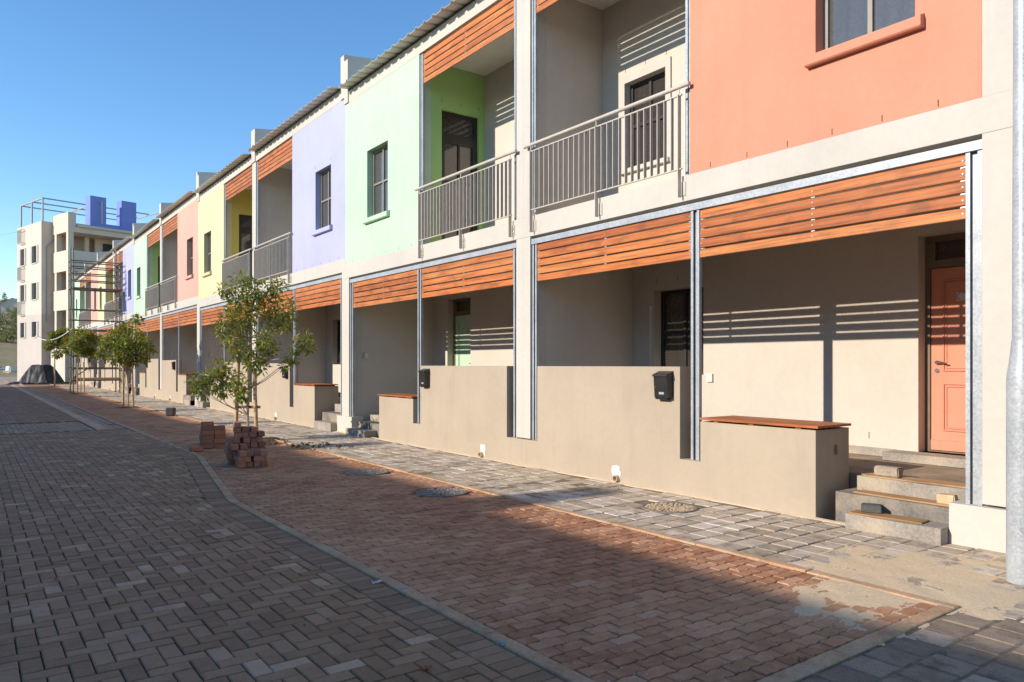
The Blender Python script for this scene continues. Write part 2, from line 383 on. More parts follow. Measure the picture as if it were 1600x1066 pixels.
def paver_geo(dx, dy, ch=0.006, h=0.05):                  # chamfered slab, top at z = 0, centred
    a, b = dx / 2, dy / 2; c, d = a - ch, b - ch
    v = [(-a, -b, -h), (a, -b, -h), (a, b, -h), (-a, b, -h), (-a, -b, -ch * 0.7), (a, -b, -ch * 0.7), (a, b, -ch * 0.7), (-a, b, -ch * 0.7), (-c, -d, 0), (c, -d, 0), (c, d, 0), (-c, d, 0)]
    f = [(8, 9, 10, 11)] + [(i, (i + 1) % 4, 4 + (i + 1) % 4, 4 + i) for i in range(4)] + [(4 + i, 4 + (i + 1) % 4, 8 + (i + 1) % 4, 8 + i) for i in range(4)]
    return v, f
def zig_geo(L=0.2, W=0.1, amp=0.0062, gap=0.0035, ch=0.005, h=0.05):   # interlocking paver with wavy long sides
    xs = [i * L / 8 - L / 2 for i in range(9)]
    wav = lambda x: amp * math.sin(2 * math.pi * (x + L / 2) / (L / 2))
    def ring(ins, z):
        r = []
        for x in xs: r.append((max(-L / 2 + ins, min(L / 2 - ins, x)), -W / 2 + ins + wav(x), z))
        for x in xs[::-1]: r.append((max(-L / 2 + ins, min(L / 2 - ins, x)), W / 2 - ins + wav(x), z))
        return r
    n = 18; v = ring(gap, -h) + ring(gap, -ch * 0.8) + ring(gap + ch, 0)
    f = [(36 + i, 36 + i + 1, 36 + 16 - i, 36 + 17 - i) for i in range(8)]
    for k in (0, n):
        f += [(k + i, k + (i + 1) % n, k + n + (i + 1) % n, k + n + i) for i in range(n)]
    return v, f
GEO = {}
def lay(parent, pieces, mat, name):
    """pieces: (geometry key, x, y, rz); the largest in the picture become objects, the others one joined mesh"""
    vis = []
    for p in pieces:
        q = project((p[1], p[2], 0))
        if q and -15 < q[0] < 1615 and 560 < q[1] < 1080: vis.append((q[2], p))
    vis.sort(key=lambda e: e[0]); own = {id(e[1]) for e in vis[:300]}
    meshes = {}; mb = MB()
    for p in pieces:
        key, x, y, rz = p
        z = random.gauss(0, 0.0018) + 0.006 * noise.noise(Vector((x * 0.9, y * 0.9, 3.0))) - 0.001; tx, ty = random.gauss(0, 0.009), random.gauss(0, 0.009)
        if id(p) in own:
            if key not in meshes:
                b = MB(); b.add(*GEO[key]); meshes[key] = b.mesh(name, mat, weld=False)
            link(name, meshes[key], parent, (x, y, z), (tx, ty, rz))
        else:
            m = Matrix.Translation((x, y, z)) @ Matrix.Rotation(rz, 4, 'Z') @ Matrix.Rotation(tx, 4, 'X') @ Matrix.Rotation(ty, 4, 'Y')
            v, f = GEO[key]; mb.add([m @ Vector(q) for q in v], f, random.random())
    if mb.v: stuff(mb.build(name + '_field', mat, parent, weld=False))

GEO['road'] = paver_geo(0.192, 0.092, 0.006); GEO['road_flat'] = ([(-0.096, -0.046, 0), (0.096, -0.046, 0), (0.096, 0.046, 0), (-0.096, 0.046, 0)], [(0, 1, 2, 3)])
pcs = []
W = 0.1
def cut(dx, dy):
    k = ('cut', round(dx, 2), round(dy, 3))
    if k not in GEO: GEO[k] = paver_geo(k[1], k[2], 0.005)
    return k
def herring(y0, y1, x0, xlim, key):
    out = []
    for i in range(int(x0 / W) - 1, int(3.2 / W) + 1):
        for j in range(int(y0 / W) - 2, int(y1 / W) + 2):
            m = (i - j) % 4
            if m == 0: c = (i * W + W, j * W + W / 2, 0.0)
            elif m == 2: c = (i * W + W / 2, j * W, math.pi / 2)
            else: continue
            if not (y0 + 0.06 < c[1] < y1 - 0.06 and c[0] > x0): continue
            hx = 0.096 if m == 0 else 0.046; hy = 0.046 if m == 0 else 0.096; lim = xlim(c[1]) - 0.004
            if c[0] + hx <= lim: out.append((key, c[0], c[1], c[2]))
            elif lim - (c[0] - hx) > 0.02 and key == 'road':
                out.append((cut(lim - (c[0] - hx), 2 * hy), (lim + c[0] - hx) / 2, c[1], 0.0))
    return out
pcs = herring(0.6, 19.15, -3.0, lambda s: road_edge(s) - (0.257 if s < 12.8 else 0.05), 'road')
lay(road, pcs, 'paver_road', 'paver')
# darker herringbone beyond the crossing, and the plainer pavers outside the view
pf = MB()
for key, x, y, rz in herring(22.4, 46, -0.8, lambda s: 2.36, 'road'):
    v, f = GEO['road_flat']; m = Matrix.Translation((x, y, random.gauss(0, 0.0012))) @ Matrix.Rotation(rz + random.gauss(0, .01), 4, 'Z')
    pf.add([m @ Vector(q) for q in v], f, random.random() * 0.9)
stuff(pf.build('far_paver_field', 'paver_road', road, weld=False))
pf = MB(); pf.box(-9.9, 2.36, 46, 64, -0.02, -0.001); pf.box(-9.9, -0.85, 19.2, 46, -0.02, -0.001); pf.box(-9.9, -3.1, -14, 19.2, -0.02, -0.001)
struct(pf.build('road_far', 'paver_border', weld=False))
# border course of pavers laid square to the kerb
GEO['border'] = paver_geo(0.196, 0.094, 0.006)
pcs = []; s = 0.8
while s < 12.75:
    sl = 0.0 if s < 8.4 else math.atan(0.70 / 4.4)
    pcs.append(('border', road_edge(s) - 0.155, s, -sl)); s += 0.1 * math.cos(sl)
lay(road, pcs, 'paver_border', 'border_paver')
# light crossing band of stretchers, then the drain channel
GEO['band'] = paver_geo(0.094, 0.194, 0.006)
pcs = [('band', -3 + 0.1 * i + 0.05, 19.32 + 0.2 * j + (0.1 if i % 2 else 0), 0.0) for i in range(53) for j in range(15)]
lay(road, pcs, 'paver_light', 'band_paver')
ch = empty('drain_channel', (0, 0, 0)); ch['kind'] = 'structure'
GEO['slab'] = paver_geo(0.24, 0.60, 0.008, 0.06); GEO['chp'] = paver_geo(0.18, 0.27, 0.006, 0.06)
ms = {}
for key in ('slab', 'chp'):
    b = MB(); b.add(*GEO[key]); ms[key] = b.mesh('channel_slab', 'channel_concrete' if key == 'slab' else 'paver_light', weld=False)
for j in range(74):
    link('channel_slab', ms['slab'], ch, (2.48, 19.55 + 0.606 * j, 0.003 + random.gauss(0, .001)))
for j in range(230):
    for i in range(2): link('channel_paver', ms['chp'], ch, (2.70 + 0.187 * i, 19.40 + 0.278 * j + (0.1 if i else 0), -0.012 + random.gauss(0, .001)))
b = MB(); b.box(2.30, 3.0, 19.2, 66, -0.09, -0.03); b.build('channel_bed', 'joint_sand_dark', ch, weld=False)
# kerb stones beside the road and beside the pavement
kb = empty('road_kerb'); kb['kind'] = 'structure'
def kerb_run(parent, pts, width, top, L, name):
    cache = {}
    for (a, b_) in zip(pts, pts[1:]):
        a, b_ = Vector(a), Vector(b_); d = (b_ - a); n = max(1, round(d.length / L)); l = d.length / n
        key = round(l, 3)
        if key not in cache:
            m = MB(); v, f = paver_geo(width, l - 0.006, 0.008, 0.10); m.add(v, f); cache[key] = m.mesh(name, 'kerb_concrete', weld=False)
        for i in range(n):
            p = a + d * ((i + 0.5) / n)
            link(name, cache[key], parent, (p.x + random.gauss(0, .002), p.y, top + random.gauss(0, .0015)), (0, 0, -math.atan2(d.x, d.y)))
kerb_run(kb, [(2.335, 0.4), (2.335, 8.4), (3.035, 12.8), (3.035, 66)], 0.095, 0.008, 1.0, 'kerb_stone')
pk = empty('pavement_kerb'); pk['kind'] = 'structure'
kerb_run(pk, [(4.90, 2.05), (4.90, 68)], 0.085, 0.010, 1.0, 'kerb_stone')
kerb_run(pk, [(2.40, 2.08), (4.86, 2.10)], 0.10, 0.009, 1.0, 'kerb_stone')

# interlocking red pavers
GEO['zig'] = zig_geo(); GEO['red'] = paver_geo(0.193, 0.094, 0.006)
TREE_S = [14.7, 28.5, 43.2, 58.6]; TREE_N = [4.40, 4.42, 4.55, 4.62]
MAN = [(0.0, 0.0, 0.30)]
def ground_pt(px, py):
    r = ray(px, py); d = -EYE / r.z; return r.x * d, r.y * d
MH = [ground_pt(690, 769), ground_pt(573, 738), ground_pt(1046, 793)]
def blocked(x, y):
    if any((x - a) ** 2 + (y - b) ** 2 < 0.325 ** 2 for a, b in MH): return True
    return any(abs(x - n_) < 0.36 and abs(y - s_) < 0.36 for n_, s_ in zip(TREE_N, TREE_S))
pcs = []
j = 0; y = 2.20
while y < 62:
    lo = road_edge(y) + 0.053; hi = 4.852
    x = lo + 0.1 - (0.1 if j % 2 else 0.0)
    x0 = math.floor(lo / 0.2) * 0.2 + (0.1 if j % 2 else 0)
    while x0 < hi + 0.1:
        a_, b_ = max(lo, x0 - 0.0965), min(hi, x0 + 0.0965)
        if b_ - a_ > 0.02 and not blocked((a_ + b_) / 2, y):
            if b_ - a_ > 0.19: pcs.append(('zig' if y < 17 else 'red', x0, y, 0.0))
            else: pcs.append((cut(b_ - a_, 0.093), (a_ + b_) / 2, y, 0.0))
        x0 += 0.2
    y += 0.1; j += 1
lay(verge, pcs, 'paver_red', 'red_paver')

# grey pavement tiles
GEO['tile'] = paver_geo(0.201, 0.201, 0.006); GEO['tile2'] = paver_geo(0.204, 0.204, 0.007)
pcs = []
for j in range(int(64 / 0.22)):
    for i in range(8):
        x = 5.06 + 0.22 * i + (0.02 * math.sin(j)); y = -1.0 + 0.22 * j
        if x < 6.60 and not blocked(x, y) and not (y < 2.0 and x < 4.95): pcs.append(('tile', x, y, random.gauss(0, 0.012)))
lay(pave, pcs, 'paver_grey', 'pavement_tile')
pcs = [('tile2', 2.52 + 0.22 * i + (0.11 if j % 2 else 0), 1.92 - 0.22 * j, random.gauss(0, 0.012)) for i in range(11) for j in range(18) if 2.52 + 0.22 * i + (0.11 if j % 2 else 0) < 4.88]
lay(apron, pcs, 'paver_dark', 'apron_tile')

# sand washed over the pavement and along the wall foot
def blob_sheet(name, cx, cy, rx, ry, h, mat, seed, rz=0.0, n=34):
    b = MB(); rnd = Vector((seed * 7.1, seed * 3.3, 0))
    for i in range(n + 1):
        for j in range(n + 1):
            u, v = i / n * 2 - 1, j / n * 2 - 1
            x, y = u * rx, v * ry; c, s_ = math.cos(rz), math.sin(rz)
            e = 1 - (u * u + v * v)
            P = Vector((x, y, 0))
            k = e * 1.6 + 0.9 * noise.noise(Vector((u * 1.7, v * 1.7, 0)) + rnd) + 0.5 * noise.noise(P * 5 + rnd) - 0.3
            k = max(0.0, min(1.0, k * 0.8))
            fine = noise.noise(P * 7 + rnd) * 0.5 + noise.noise(P * 21 + rnd) * 0.35 + noise.noise(P * 70 + rnd) * 0.3
            z = -0.014 + (0.014 + h) * k ** 0.7 + (0.0035 + 0.003 * (1 - k)) * fine * (1 + h / 0.02)
            b.v.append((cx + c * x - s_ * y, cy + s_ * x + c * y, z))
    b.f = [(i * (n + 1) + j, (i + 1) * (n + 1) + j, (i + 1) * (n + 1) + j + 1, i * (n + 1) + j + 1) for i in range(n) for j in range(n)]
    return b.build(name, mat, smooth=True, weld=False)
x, y = ground_pt(1400, 905)
tag(blob_sheet('sand_patch', x + 0.1, y - 0.05, 1.6, 0.95, 0.0035, 'sand', 2, 0.15, 170), 'pale sand spilled over the pavement at the foot of the lamp post', 'sand', None, 'stuff')
x, y = ground_pt(1265, 965)
tag(blob_sheet('sand_patch', x + .35, y + .1, 0.55, 0.30, 0.002, 'sand', 5, 0.1, 90), 'small patch of sand on the red pavers beside the concrete kerb strip', 'sand', None, 'stuff')
b = MB(); yy = 2.9; prof = []
while yy < 66:
    wd = 0.05 + 0.05 * noise.noise(Vector((yy * 1.3, 0, 2))) + 0.02 * noise.noise(Vector((yy * 7, 0, 5))); hh = 0.012 + 0.012 * noise.noise(Vector((yy * 2.1, 4, 0)))
    prof.append((yy, max(0.008, wd), hh)); yy += 0.05
for yy, wd, hh in prof: b.v += [(6.63, yy, hh), (6.62 - wd * 0.5, yy, hh * 0.35), (6.62 - wd, yy, -0.012)]
for q in range(len(prof) - 1):
    for e in range(2): b.f.append((3 * q + e, 3 * q + e + 1, 3 * q + e + 4, 3 * q + e + 3))
tag(b.build('sand_drift', 'sand', weld=False), 'thin drift of sand along the foot of the garden walls', 'sand', None, 'stuff')

# ------------------------------------------------------------------ terrace houses
NAMES = ['salmon', 'green', 'lilac', 'yellow', 'pink', 'green', 'lilac', 'yellow', 'pink', 'green']
DZ = [0, 0, 0.15, 0.15, 0.29, 0.29, 0.43, 0.43, 0.57, 0.57]
WALLTOP = [1.47, 1.47, 1.52, 1.56, 1.66, 1.73, 1.84, 1.9, 2.0, 2.0]
HOUSE_LABEL = [
    'salmon painted terrace house at the end of the row beside the lamp post',
    'pale green terrace house with a balcony, between the salmon and lilac houses',
    'lilac terrace house joined to the pale green house beside the salmon one',
    'yellow terrace house behind the leafy staked tree with brick stacks at its foot',
    'pink terrace house clear of the scaffolding, between a yellow and a green house',
    'pale green terrace house standing beside the pink one, just before the scaffolding',
    'lilac terrace house partly behind the scaffolding',
    'yellow terrace house seen through the scaffolding bars',
    'pink terrace house seen through the scaffolding bars',
    'pale green terrace house at the far end of the row near the apartment block']
SHORT = ['salmon house', 'green house next to the salmon house', 'lilac house next to that green house', 'yellow house behind the nearest tree', 'pink house',
         'green house before the scaffolding', 'lilac house at the scaffolding', 'yellow house behind the scaffolding', 'pink house behind the scaffolding', 'last green house']
def window(parent, mp, u0, u1, z0, z1, t, frame, pane, bars=True, fw=0.05):
    """frame set in an opening; mp(u, z, t) -> local xyz with t growing inwards"""
    m = MB(); um, zm = (u0 + u1) / 2, (z0 + z1) / 2
    m.panel(u0, u1, z0, z1, t, t + 0.06, [(u0 + fw, um - fw * 0.45, z0 + fw, zm - fw * 0.4), (um + fw * 0.45, u1 - fw, z0 + fw, zm - fw * 0.4),
            (u0 + fw, um - fw * 0.45, zm + fw * 0.4, z1 - fw), (um + fw * 0.45, u1 - fw, zm + fw * 0.4, z1 - fw)], lambda a, b_, c: mp(a, b_, c))
    fr = m.build('window', frame, parent)
    for (a, b_) in ((u0 + fw * .8, um - fw * .25), (um + fw * .25, u1 - fw * .8)):
        for (c, d) in ((z0 + fw * .8, zm - fw * .2), (zm + fw * .2, z1 - fw * .8)):
            p = MB(); p.panel(a, b_, c, d, t + 0.028, t + 0.034, [], mp); p.build('pane', pane, fr, weld=False)
    return fr

def house(i):
    A = (i % 2 == 0); d = -1 if A else 1
    So = PARTY(i + 1) if A else PARTY(i); dz = DZ[i]
    col = 'paint_' + NAMES[i]; deep = col + '_deep'
    root = empty('terrace_house', (FX, So, 0)); tag(root, HOUSE_LABEL[i], 'house', 'terrace houses in the row')
    near = i < 5
    X = lambda n: n - FX
    mn = lambda u, z, t: (t - FX, d * u, z)               # slab parallel to the facade: u = w, t = n
    msd = lambda u, z, t: (u - FX, d * t, z)              # slab square to the facade:  u = n, t = w
    def hb(m, w0, w1, n0, n1, z0, z1): return m.box(n0 - FX, n1 - FX, d * w0, d * w1, z0, z1)
    wend = 6.19 if i == 0 else 6.46                       # where paint stops
    Z = lambda z: z + dz
    BACK, UP = 8.77, 8.10
    ww0 = 4.42 if i == 1 else 4.72; ww1 = ww0 + 0.94
    # --- painted first-floor wall with its window opening
    m = MB(); m.panel(3.16, wend, Z(3.67), Z(7.18), FX, FX + 0.25, [(ww0, ww1, Z(4.52), Z(5.91))], mn)
    m.build('painted_wall', col, root)
    w = window(root, mn, ww0, ww1, Z(4.52), Z(5.91), FX + 0.13, 'frame_grey', 'glass_dusty')
    m = MB(); m.prism([(-0.07, Z(4.415)), (-0.055, Z(4.40)), (0.0, Z(4.40)), (0.14, Z(4.41)), (0.14, Z(4.535)), (0.0, Z(4.53)), (-0.07, Z(4.50))], 'y', d * (ww0 - 0.08), d * (ww1 + 0.08))
    m.build('sill', col, w)
    # --- beige beam, fascia, piers
    wfar = 7.2 if i == 0 else 6.46
    m = MB(); hb(m, 0, wfar, FX - 0.003, FX + 0.30, Z(3.375), Z(3.67)); m.build('beam', 'plaster_pale', root)
    m = MB(); hb(m, 0, wfar, FX - 0.003, FX + 0.25, Z(7.18), Z(7.43)); m.build('fascia', 'plaster_pale', root)
    m = MB()                                              # half piers belong to their own house
    hb(m, 0, 0.17, FX, FX + 0.3, 0.40, Z(3.375)); hb(m, 0, 0.17, FX, FX + 0.3, Z(3.67), Z(7.18)); m.build('pier', 'plaster_pale', root)
    m = MB()
    if i == 0: hb(m, 6.19, 7.2, FX, FX + 0.3, 0.36, Z(3.375)); hb(m, 6.19, 7.2, FX, FX + 0.3, Z(3.67), Z(7.18))
    else: hb(m, 6.27, 6.46, FX, FX + 0.3, 0.36, Z(3.375))
    m.build('pier', 'plaster_pale', root)
    # --- party walls, veranda and balcony shells
    m = MB(); hb(m, 0.0, 0.165, FX + 0.3, 14, -0.1, Z(7.3)); m.build('party_wall', 'plaster_veranda', root)
    m = MB()
    if i == 0: hb(m, 6.25, 7.2, FX + 0.3, 14, -0.1, Z(7.3))
    else: hb(m, 6.28, 6.46, FX + 0.3, 14, -0.1, Z(7.3))
    m.build('party_wall', 'plaster_veranda', root)
    dw0, dw1 = 4.70, 5.66
    wa, wb = 0.64, 1.62
    m = MB(); m.panel(0.165, 6.26 if i == 0 else 6.28, -0.1, Z(3.37), BACK, BACK + 0.28, [(dw0, dw1, Z(0.495), Z(2.97)), (wa, wb, Z(1.34), Z(2.66))], mn)
    m.build('veranda_wall', 'plaster_veranda', root)
    m = MB(); hb(m, 0.165, 6.26, FX + 0.30, BACK + 2, Z(3.30), Z(3.59)); m.build('floor_slab', 'ceiling_white', root)
    m = MB(); hb(m, 0.165, 6.27, FX + 0.60, BACK, -0.1, Z(0.396)); m.build('veranda_floor', 'floor_screed', root)
    m = MB(); hb(m, 0.17, dw0 - 0.25, BACK - 0.012, BACK, Z(0.40), Z(0.50)); m.build('skirting', 'concrete', root)
    m = MB(); m.panel(0.165, 3.16, Z(3.59), Z(7.11), UP, UP + 0.25, [(0.68, 1.50, Z(4.48), Z(5.78))], mn); m.build('balcony_wall', 'plaster_veranda', root)
    m = MB(); m.panel(0.58, 1.60, Z(4.40), Z(5.90), UP - 0.025, UP, [(0.68, 1.50, Z(4.48), Z(5.78))], mn); m.build('window_surround', 'plaster_pale', root)
    w = window(root, mn, 0.68, 1.50, Z(4.48), Z(5.78), UP + 0.10, 'frame_dark', 'glass_dark', fw=0.055)
    m = MB(); hb(m, 0.60, 1.58, UP - 0.06, UP - 0.026, Z(4.40), Z(4.46)); m.build('sill', 'plaster_pale', w)
    # side wall of the balcony, painted, with a glazed door
    side = MB(); side.panel(FX + 0.25, UP, Z(3.59), Z(7.11), 3.16, 3.36, [(7.13, 7.96, Z(3.60), Z(6.27))], msd)
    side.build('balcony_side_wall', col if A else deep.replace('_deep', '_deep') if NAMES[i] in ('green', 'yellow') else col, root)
    ms2 = lambda u, z, t: (u - FX, d * t, z)
    m = MB(); m.panel(7.13, 7.96, Z(3.60), Z(6.27), 3.22, 3.28, [(7.20, 7.89, Z(5.86), Z(6.20)), (7.23, 7.53, Z(4.98), Z(5.68)), (7.57, 7.86, Z(4.98), Z(5.68)), (7.23, 7.53, Z(4.30), Z(4.94)), (7.57, 7.86, Z(4.30), Z(4.94)), (7.23, 7.53, Z(3.72), Z(4.26)), (7.57, 7.86, Z(3.72), Z(4.26))], ms2)
    bd = m.build('balcony_door', 'frame_dark', root)
    for (a, b_, c, e) in ((7.19, 7.90, 5.85, 6.21), (7.22, 7.54, 4.97, 5.69), (7.56, 7.87, 4.97, 5.69), (7.22, 7.54, 4.29, 4.95), (7.56, 7.87, 4.29, 4.95), (7.22, 7.54, 3.71, 4.27), (7.56, 7.87, 3.71, 4.27)):
        p = MB(); p.panel(a, b_, Z(c), Z(e), 3.247, 3.253, [], ms2); p.build('pane', 'glass_dark', bd, weld=False)
    m = MB(); hb(m, 0.165, 3.16, FX + 0.25, UP + 0.2, Z(7.11), Z(7.17)); m.build('balcony_ceiling', 'ceiling_white', root)
    if i in (1, 3):
        m = MB(); hb(m, 0.55, 0.85, 7.15, 7.35, Z(7.06), Z(7.11)); m.build('ceiling_light', 'plate_white', root)
    # --- roof sheet with raised ribs, slight pitch, short eaves
    m = MB(); rib = 0.30; a0, a1 = 0.17, (7.2 if i == 0 else 6.27)
    prof = []; wq = a0
    while wq < a1 - 0.01:
        for o_, zz in ((0.0, 0), (0.19, 0), (0.215, 0.038), (0.265, 0.038), (0.29, 0)):
            if wq + o_ < a1: prof.append((wq + o_, zz))
        wq += rib
    prof.append((a1, 0)); tn = math.tan(R(7)); n0, n1 = FX - 0.26, 14.3
    vs_ = [(n0 - FX, d * w_, Z(7.435) + z_) for w_, z_ in prof] + [(n1 - FX, d * w_, Z(7.435) + z_ + (n1 - n0) * tn) for w_, z_ in prof]
    k = len(prof); m.add(vs_, [(q, q + 1, k + q + 1, k + q) for q in range(k - 1)])
    rf = m.build('roof', 'roof_metal', root, weld=False); sm = rf.modifiers.new('t', 'SOLIDIFY'); sm.thickness = 0.006
    m = MB(); hb(m, 0, wfar, 14.0, 14.2, -0.1, Z(8.2)); m.build('rear_wall', 'plaster_veranda', root)
    m = MB()                                              # parapets between the roofs
    zt = Z(8.12)
    def par(w0, w1):
        y0_, y1_ = d * w0, d * w1
        m.add([(-0.03, y0_, Z(7.18)), (-0.03, y1_, Z(7.18)), (7.4, y1_, Z(7.3)), (7.4, y0_, Z(7.3)), (-0.03, y0_, zt), (-0.03, y1_, zt), (7.4, y1_, zt + 0.9), (7.4, y0_, zt + 0.9)],
              [(0, 3, 2, 1), (4, 5, 6, 7), (0, 1, 5, 4), (1, 2, 6, 5), (2, 3, 7, 6), (3, 0, 4, 7)])
    par(0, 0.17); m.build('parapet', 'plaster_pale', root); m = MB()
    if i == 0: par(6.7, 7.2)
    elif not A or True: par(6.27, 6.459)
    m.build('parapet', 'plaster_pale', root)
    # --- galvanised posts, rails and timber slats
    def post(w0, w1, z0, z1):
        m = MB(); n0 = FX + 0.028; n1 = FX + 0.075
        hb(m, w0, w1, n1 - 0.012, n1, z0, z1); hb(m, w0, w0 + 0.012, n0, n1 - 0.012, z0, z1); hb(m, w1 - 0.012, w1, n0, n1 - 0.012, z0, z1)
        hb(m, w0 + 0.012, w0 + 0.034, n0, n0 + 0.008, z0, z1); hb(m, w1 - 0.034, w1 - 0.012, n0, n0 + 0.008, z0, z1)
        return m.build('post', 'galvanised', root)
    pend = 6.19 if i == 0 else 6.27
    post(0.185, 0.285, 0.37, Z(3.255)); post(3.15, 3.27, 0.40, Z(3.255)); post(pend - 0.135, pend - 0.01, 0.34, Z(3.255))
    post(0.172, 0.262, Z(3.67), Z(7.18)); post(3.07, 3.155, Z(3.67), Z(7.18))
    m = MB(); hb(m, 0.18, pend - 0.004, FX + 0.012, FX + 0.024, Z(3.257), Z(3.335)); hb(m, 0.18, pend - 0.004, FX + 0.024, FX + 0.11, Z(3.325), Z(3.335)); hb(m, 0.18, pend - 0.004, FX + 0.024, FX + 0.11, Z(3.257), Z(3.267))
    m.build('rail', 'galvanised', root)
    def screen(w0, w1, ztop, nm):
        pitch, hgt = 0.1105, 0.0915
        for wc in (w0 + 0.03, (w0 + w1) / 2, w1 - 0.03):  # steel straps that carry the slats
            fm = MB(); hb(fm, wc - 0.018, wc + 0.018, FX + 0.056, FX + 0.062, ztop - 5 * pitch + 0.012, ztop); fm.build('slat_strap', 'galvanised', root)
        me = MB(); L = w1 - w0; ch_ = 0.004
        me.prism([(-0.007, -hgt / 2 + ch_), (-0.003, -hgt / 2), (0.009, -hgt / 2), (0.009, hgt / 2), (-0.003, hgt / 2), (-0.007, hgt / 2 - ch_)], 'y', -L / 2, L / 2)
        me = me.mesh('slat', 'wood_slat', weld=False)
        for q in range(5):
            link('slat', me, root, (0.045 + random.gauss(0, .0015), d * (w0 + w1) / 2, ztop - pitch * (q + 0.5) + random.gauss(0, .0015)), (0, random.gauss(0, .01), 0))
        if i < 3:
            sb = MB()
            for q in range(5):
                for wc in (w0 + 0.02, (w0 + w1) / 2, w1 - 0.02):
                    zc = ztop - pitch * (q + 0.5)
                    sb.tube((0.033, d * wc, zc), (0.038, d * wc, zc), 0.007, seg=6)
                    if q: hb(sb, wc - .02, wc + .02, FX + 0.046, FX + 0.0555, ztop - pitch * q - 0.005, ztop - pitch * q + 0.005)
            stuff(sb.build('screw', 'screw_steel', root))
    screen(0.29, 3.145, Z(3.252), 'a'); screen(3.275, pend - 0.14, Z(3.252), 'b'); screen(0.268, 3.065, Z(7.165), 'c')
    # --- balcony railing
    nr = FX - 0.055
    m = MB(); m.tube((nr - FX, d * 0.10, Z(4.69)), (nr - FX, d * 3.20, Z(4.69)), 0.025, seg=10)
    for wc in (0.26, 1.65, 3.05): m.tube((nr - FX, d * wc, Z(4.58)), (nr - FX, d * wc, Z(4.69)), 0.008, seg=6)
    hb(m, 0.22, 3.09, nr - 0.012, nr + 0.012, Z(4.585), Z(4.60)); hb(m, 0.22, 3.09, nr - 0.012, nr + 0.012, Z(3.735), Z(3.75))
    rl = m.build('railing', 'rail_paint', root, smooth=True)
    bme = MB(); bme.box(-0.022, 0.022, -0.005, 0.005, 0, 0.84); bme = bme.mesh('baluster', 'rail_paint', weld=False)
    nb = 26
    for q in range(nb + 1):
        wc = 0.26 + (3.05 - 0.26) * q / nb
        if q in (0, 13, 26): continue
        link('baluster', bme, rl, (nr - FX, d * wc, Z(3.748)))
    for wc in (0.26, 1.655, 3.05):
        m = MB(); hb(m, wc - 0.006, wc + 0.006, nr - 0.03, nr + 0.025, Z(3.42), Z(4.60)); rp = m.build('railing_post', 'rail_paint', rl)
        m = MB(); hb(m, wc - 0.055, wc + 0.055, FX - 0.012, FX - 0.004, Z(3.44), Z(3.60))
        for zz in (3.48, 3.55): m.tube((-0.035, d * (wc - 0.03), Z(zz)), (-0.012, d * (wc - 0.03), Z(zz)), 0.008, seg=6)
        stuff(m.build('bracket', 'rail_paint', rl))
    # --- front door, fanlight, number plate
    m = MB(); t0 = BACK + 0.16
    m.panel(dw0, dw1, Z(0.495), Z(2.97), t0, t0 + 0.08, [(dw0 + 0.055, dw1 - 0.055, Z(0.51), Z(2.60)), (dw0 + 0.11, dw1 - 0.11, Z(2.69), Z(2.90))], mn)
    df = m.build('door_frame', 'frame_brown', root)
    p = MB(); p.panel(dw0 + 0.10, dw1 - 0.10, Z(2.68), Z(2.91), t0 + 0.04, t0 + 0.046, [], mn); p.build('pane', 'glass_dark', df, weld=False)
    a, b_ = dw0 + 0.06, dw1 - 0.06
    m = MB(); hb(m, a, b_, t0 + 0.02, t0 + 0.06, Z(0.515), Z(2.595))
    def mould(w0, w1, z0, z1):
        for k_, (pr, th) in enumerate(((0.0, 0.012), (0.028, 0.008))):
            for (p0, p1, q0, q1) in ((w0 + pr, w1 - pr, z0 + pr, z0 + pr + 0.014), (w0 + pr, w1 - pr, z1 - pr - 0.014, z1 - pr), (w0 + pr, w0 + pr + 0.014, z0 + pr + .014, z1 - pr - .014), (w1 - pr - 0.014, w1 - pr, z0 + pr + .014, z1 - pr - .014)):
                hb(m, p0, p1, t0 + 0.02 - th, t0 + 0.02, Z(q0), Z(q1))
    mould(a + 0.13, b_ - 0.13, 1.42, 2.46); mould(a + 0.13, b_ - 0.13, 0.74, 1.28); hb(m, a, b_, t0 + 0.004, t0 + 0.02, Z(0.515), Z(0.63))
    door = m.build('door', {'salmon': 'paint_salmon', 'pink': 'paint_pink', 'green': 'paint_green', 'lilac': 'paint_lilac', 'yellow': 'paint_yellow'}[NAMES[i]], root)
    hw = a + 0.065; m = MB()
    m.tube((t0 + 0.02 - FX, d * hw, Z(1.52)), (t0 - 0.03 - FX, d * hw, Z(1.52)), 0.010, seg=8)
    m.path([(t0 - 0.03 - FX, d * hw, Z(1.52)), (t0 - 0.04 - FX, d * (hw + 0.05), Z(1.525)), (t0 - 0.034 - FX, d * (hw + 0.13), Z(1.505))], [0.011, 0.010, 0.008])
    m.tube((t0 + 0.021 - FX, d * hw, Z(1.52)), (t0 + 0.012 - FX, d * hw, Z(1.52)), 0.026, seg=14); m.build('handle', 'chrome', door, smooth=True)
    m = MB(); m.tube((t0 + 0.021 - FX, d * hw, Z(1.425)), (t0 + 0.010 - FX, d * hw, Z(1.425)), 0.026, seg=14); m.build('lock', 'chrome', door, smooth=True)
    pc = (a + b_) / 2 - (0.03 if i == 0 else 0)
    m = MB(); hb(m, pc - 0.115, pc + 0.115, t0 + 0.010, t0 + 0.0199, Z(2.205), Z(2.305)); pl = m.build('number_plate', 'plate_white', door)
    m = MB()
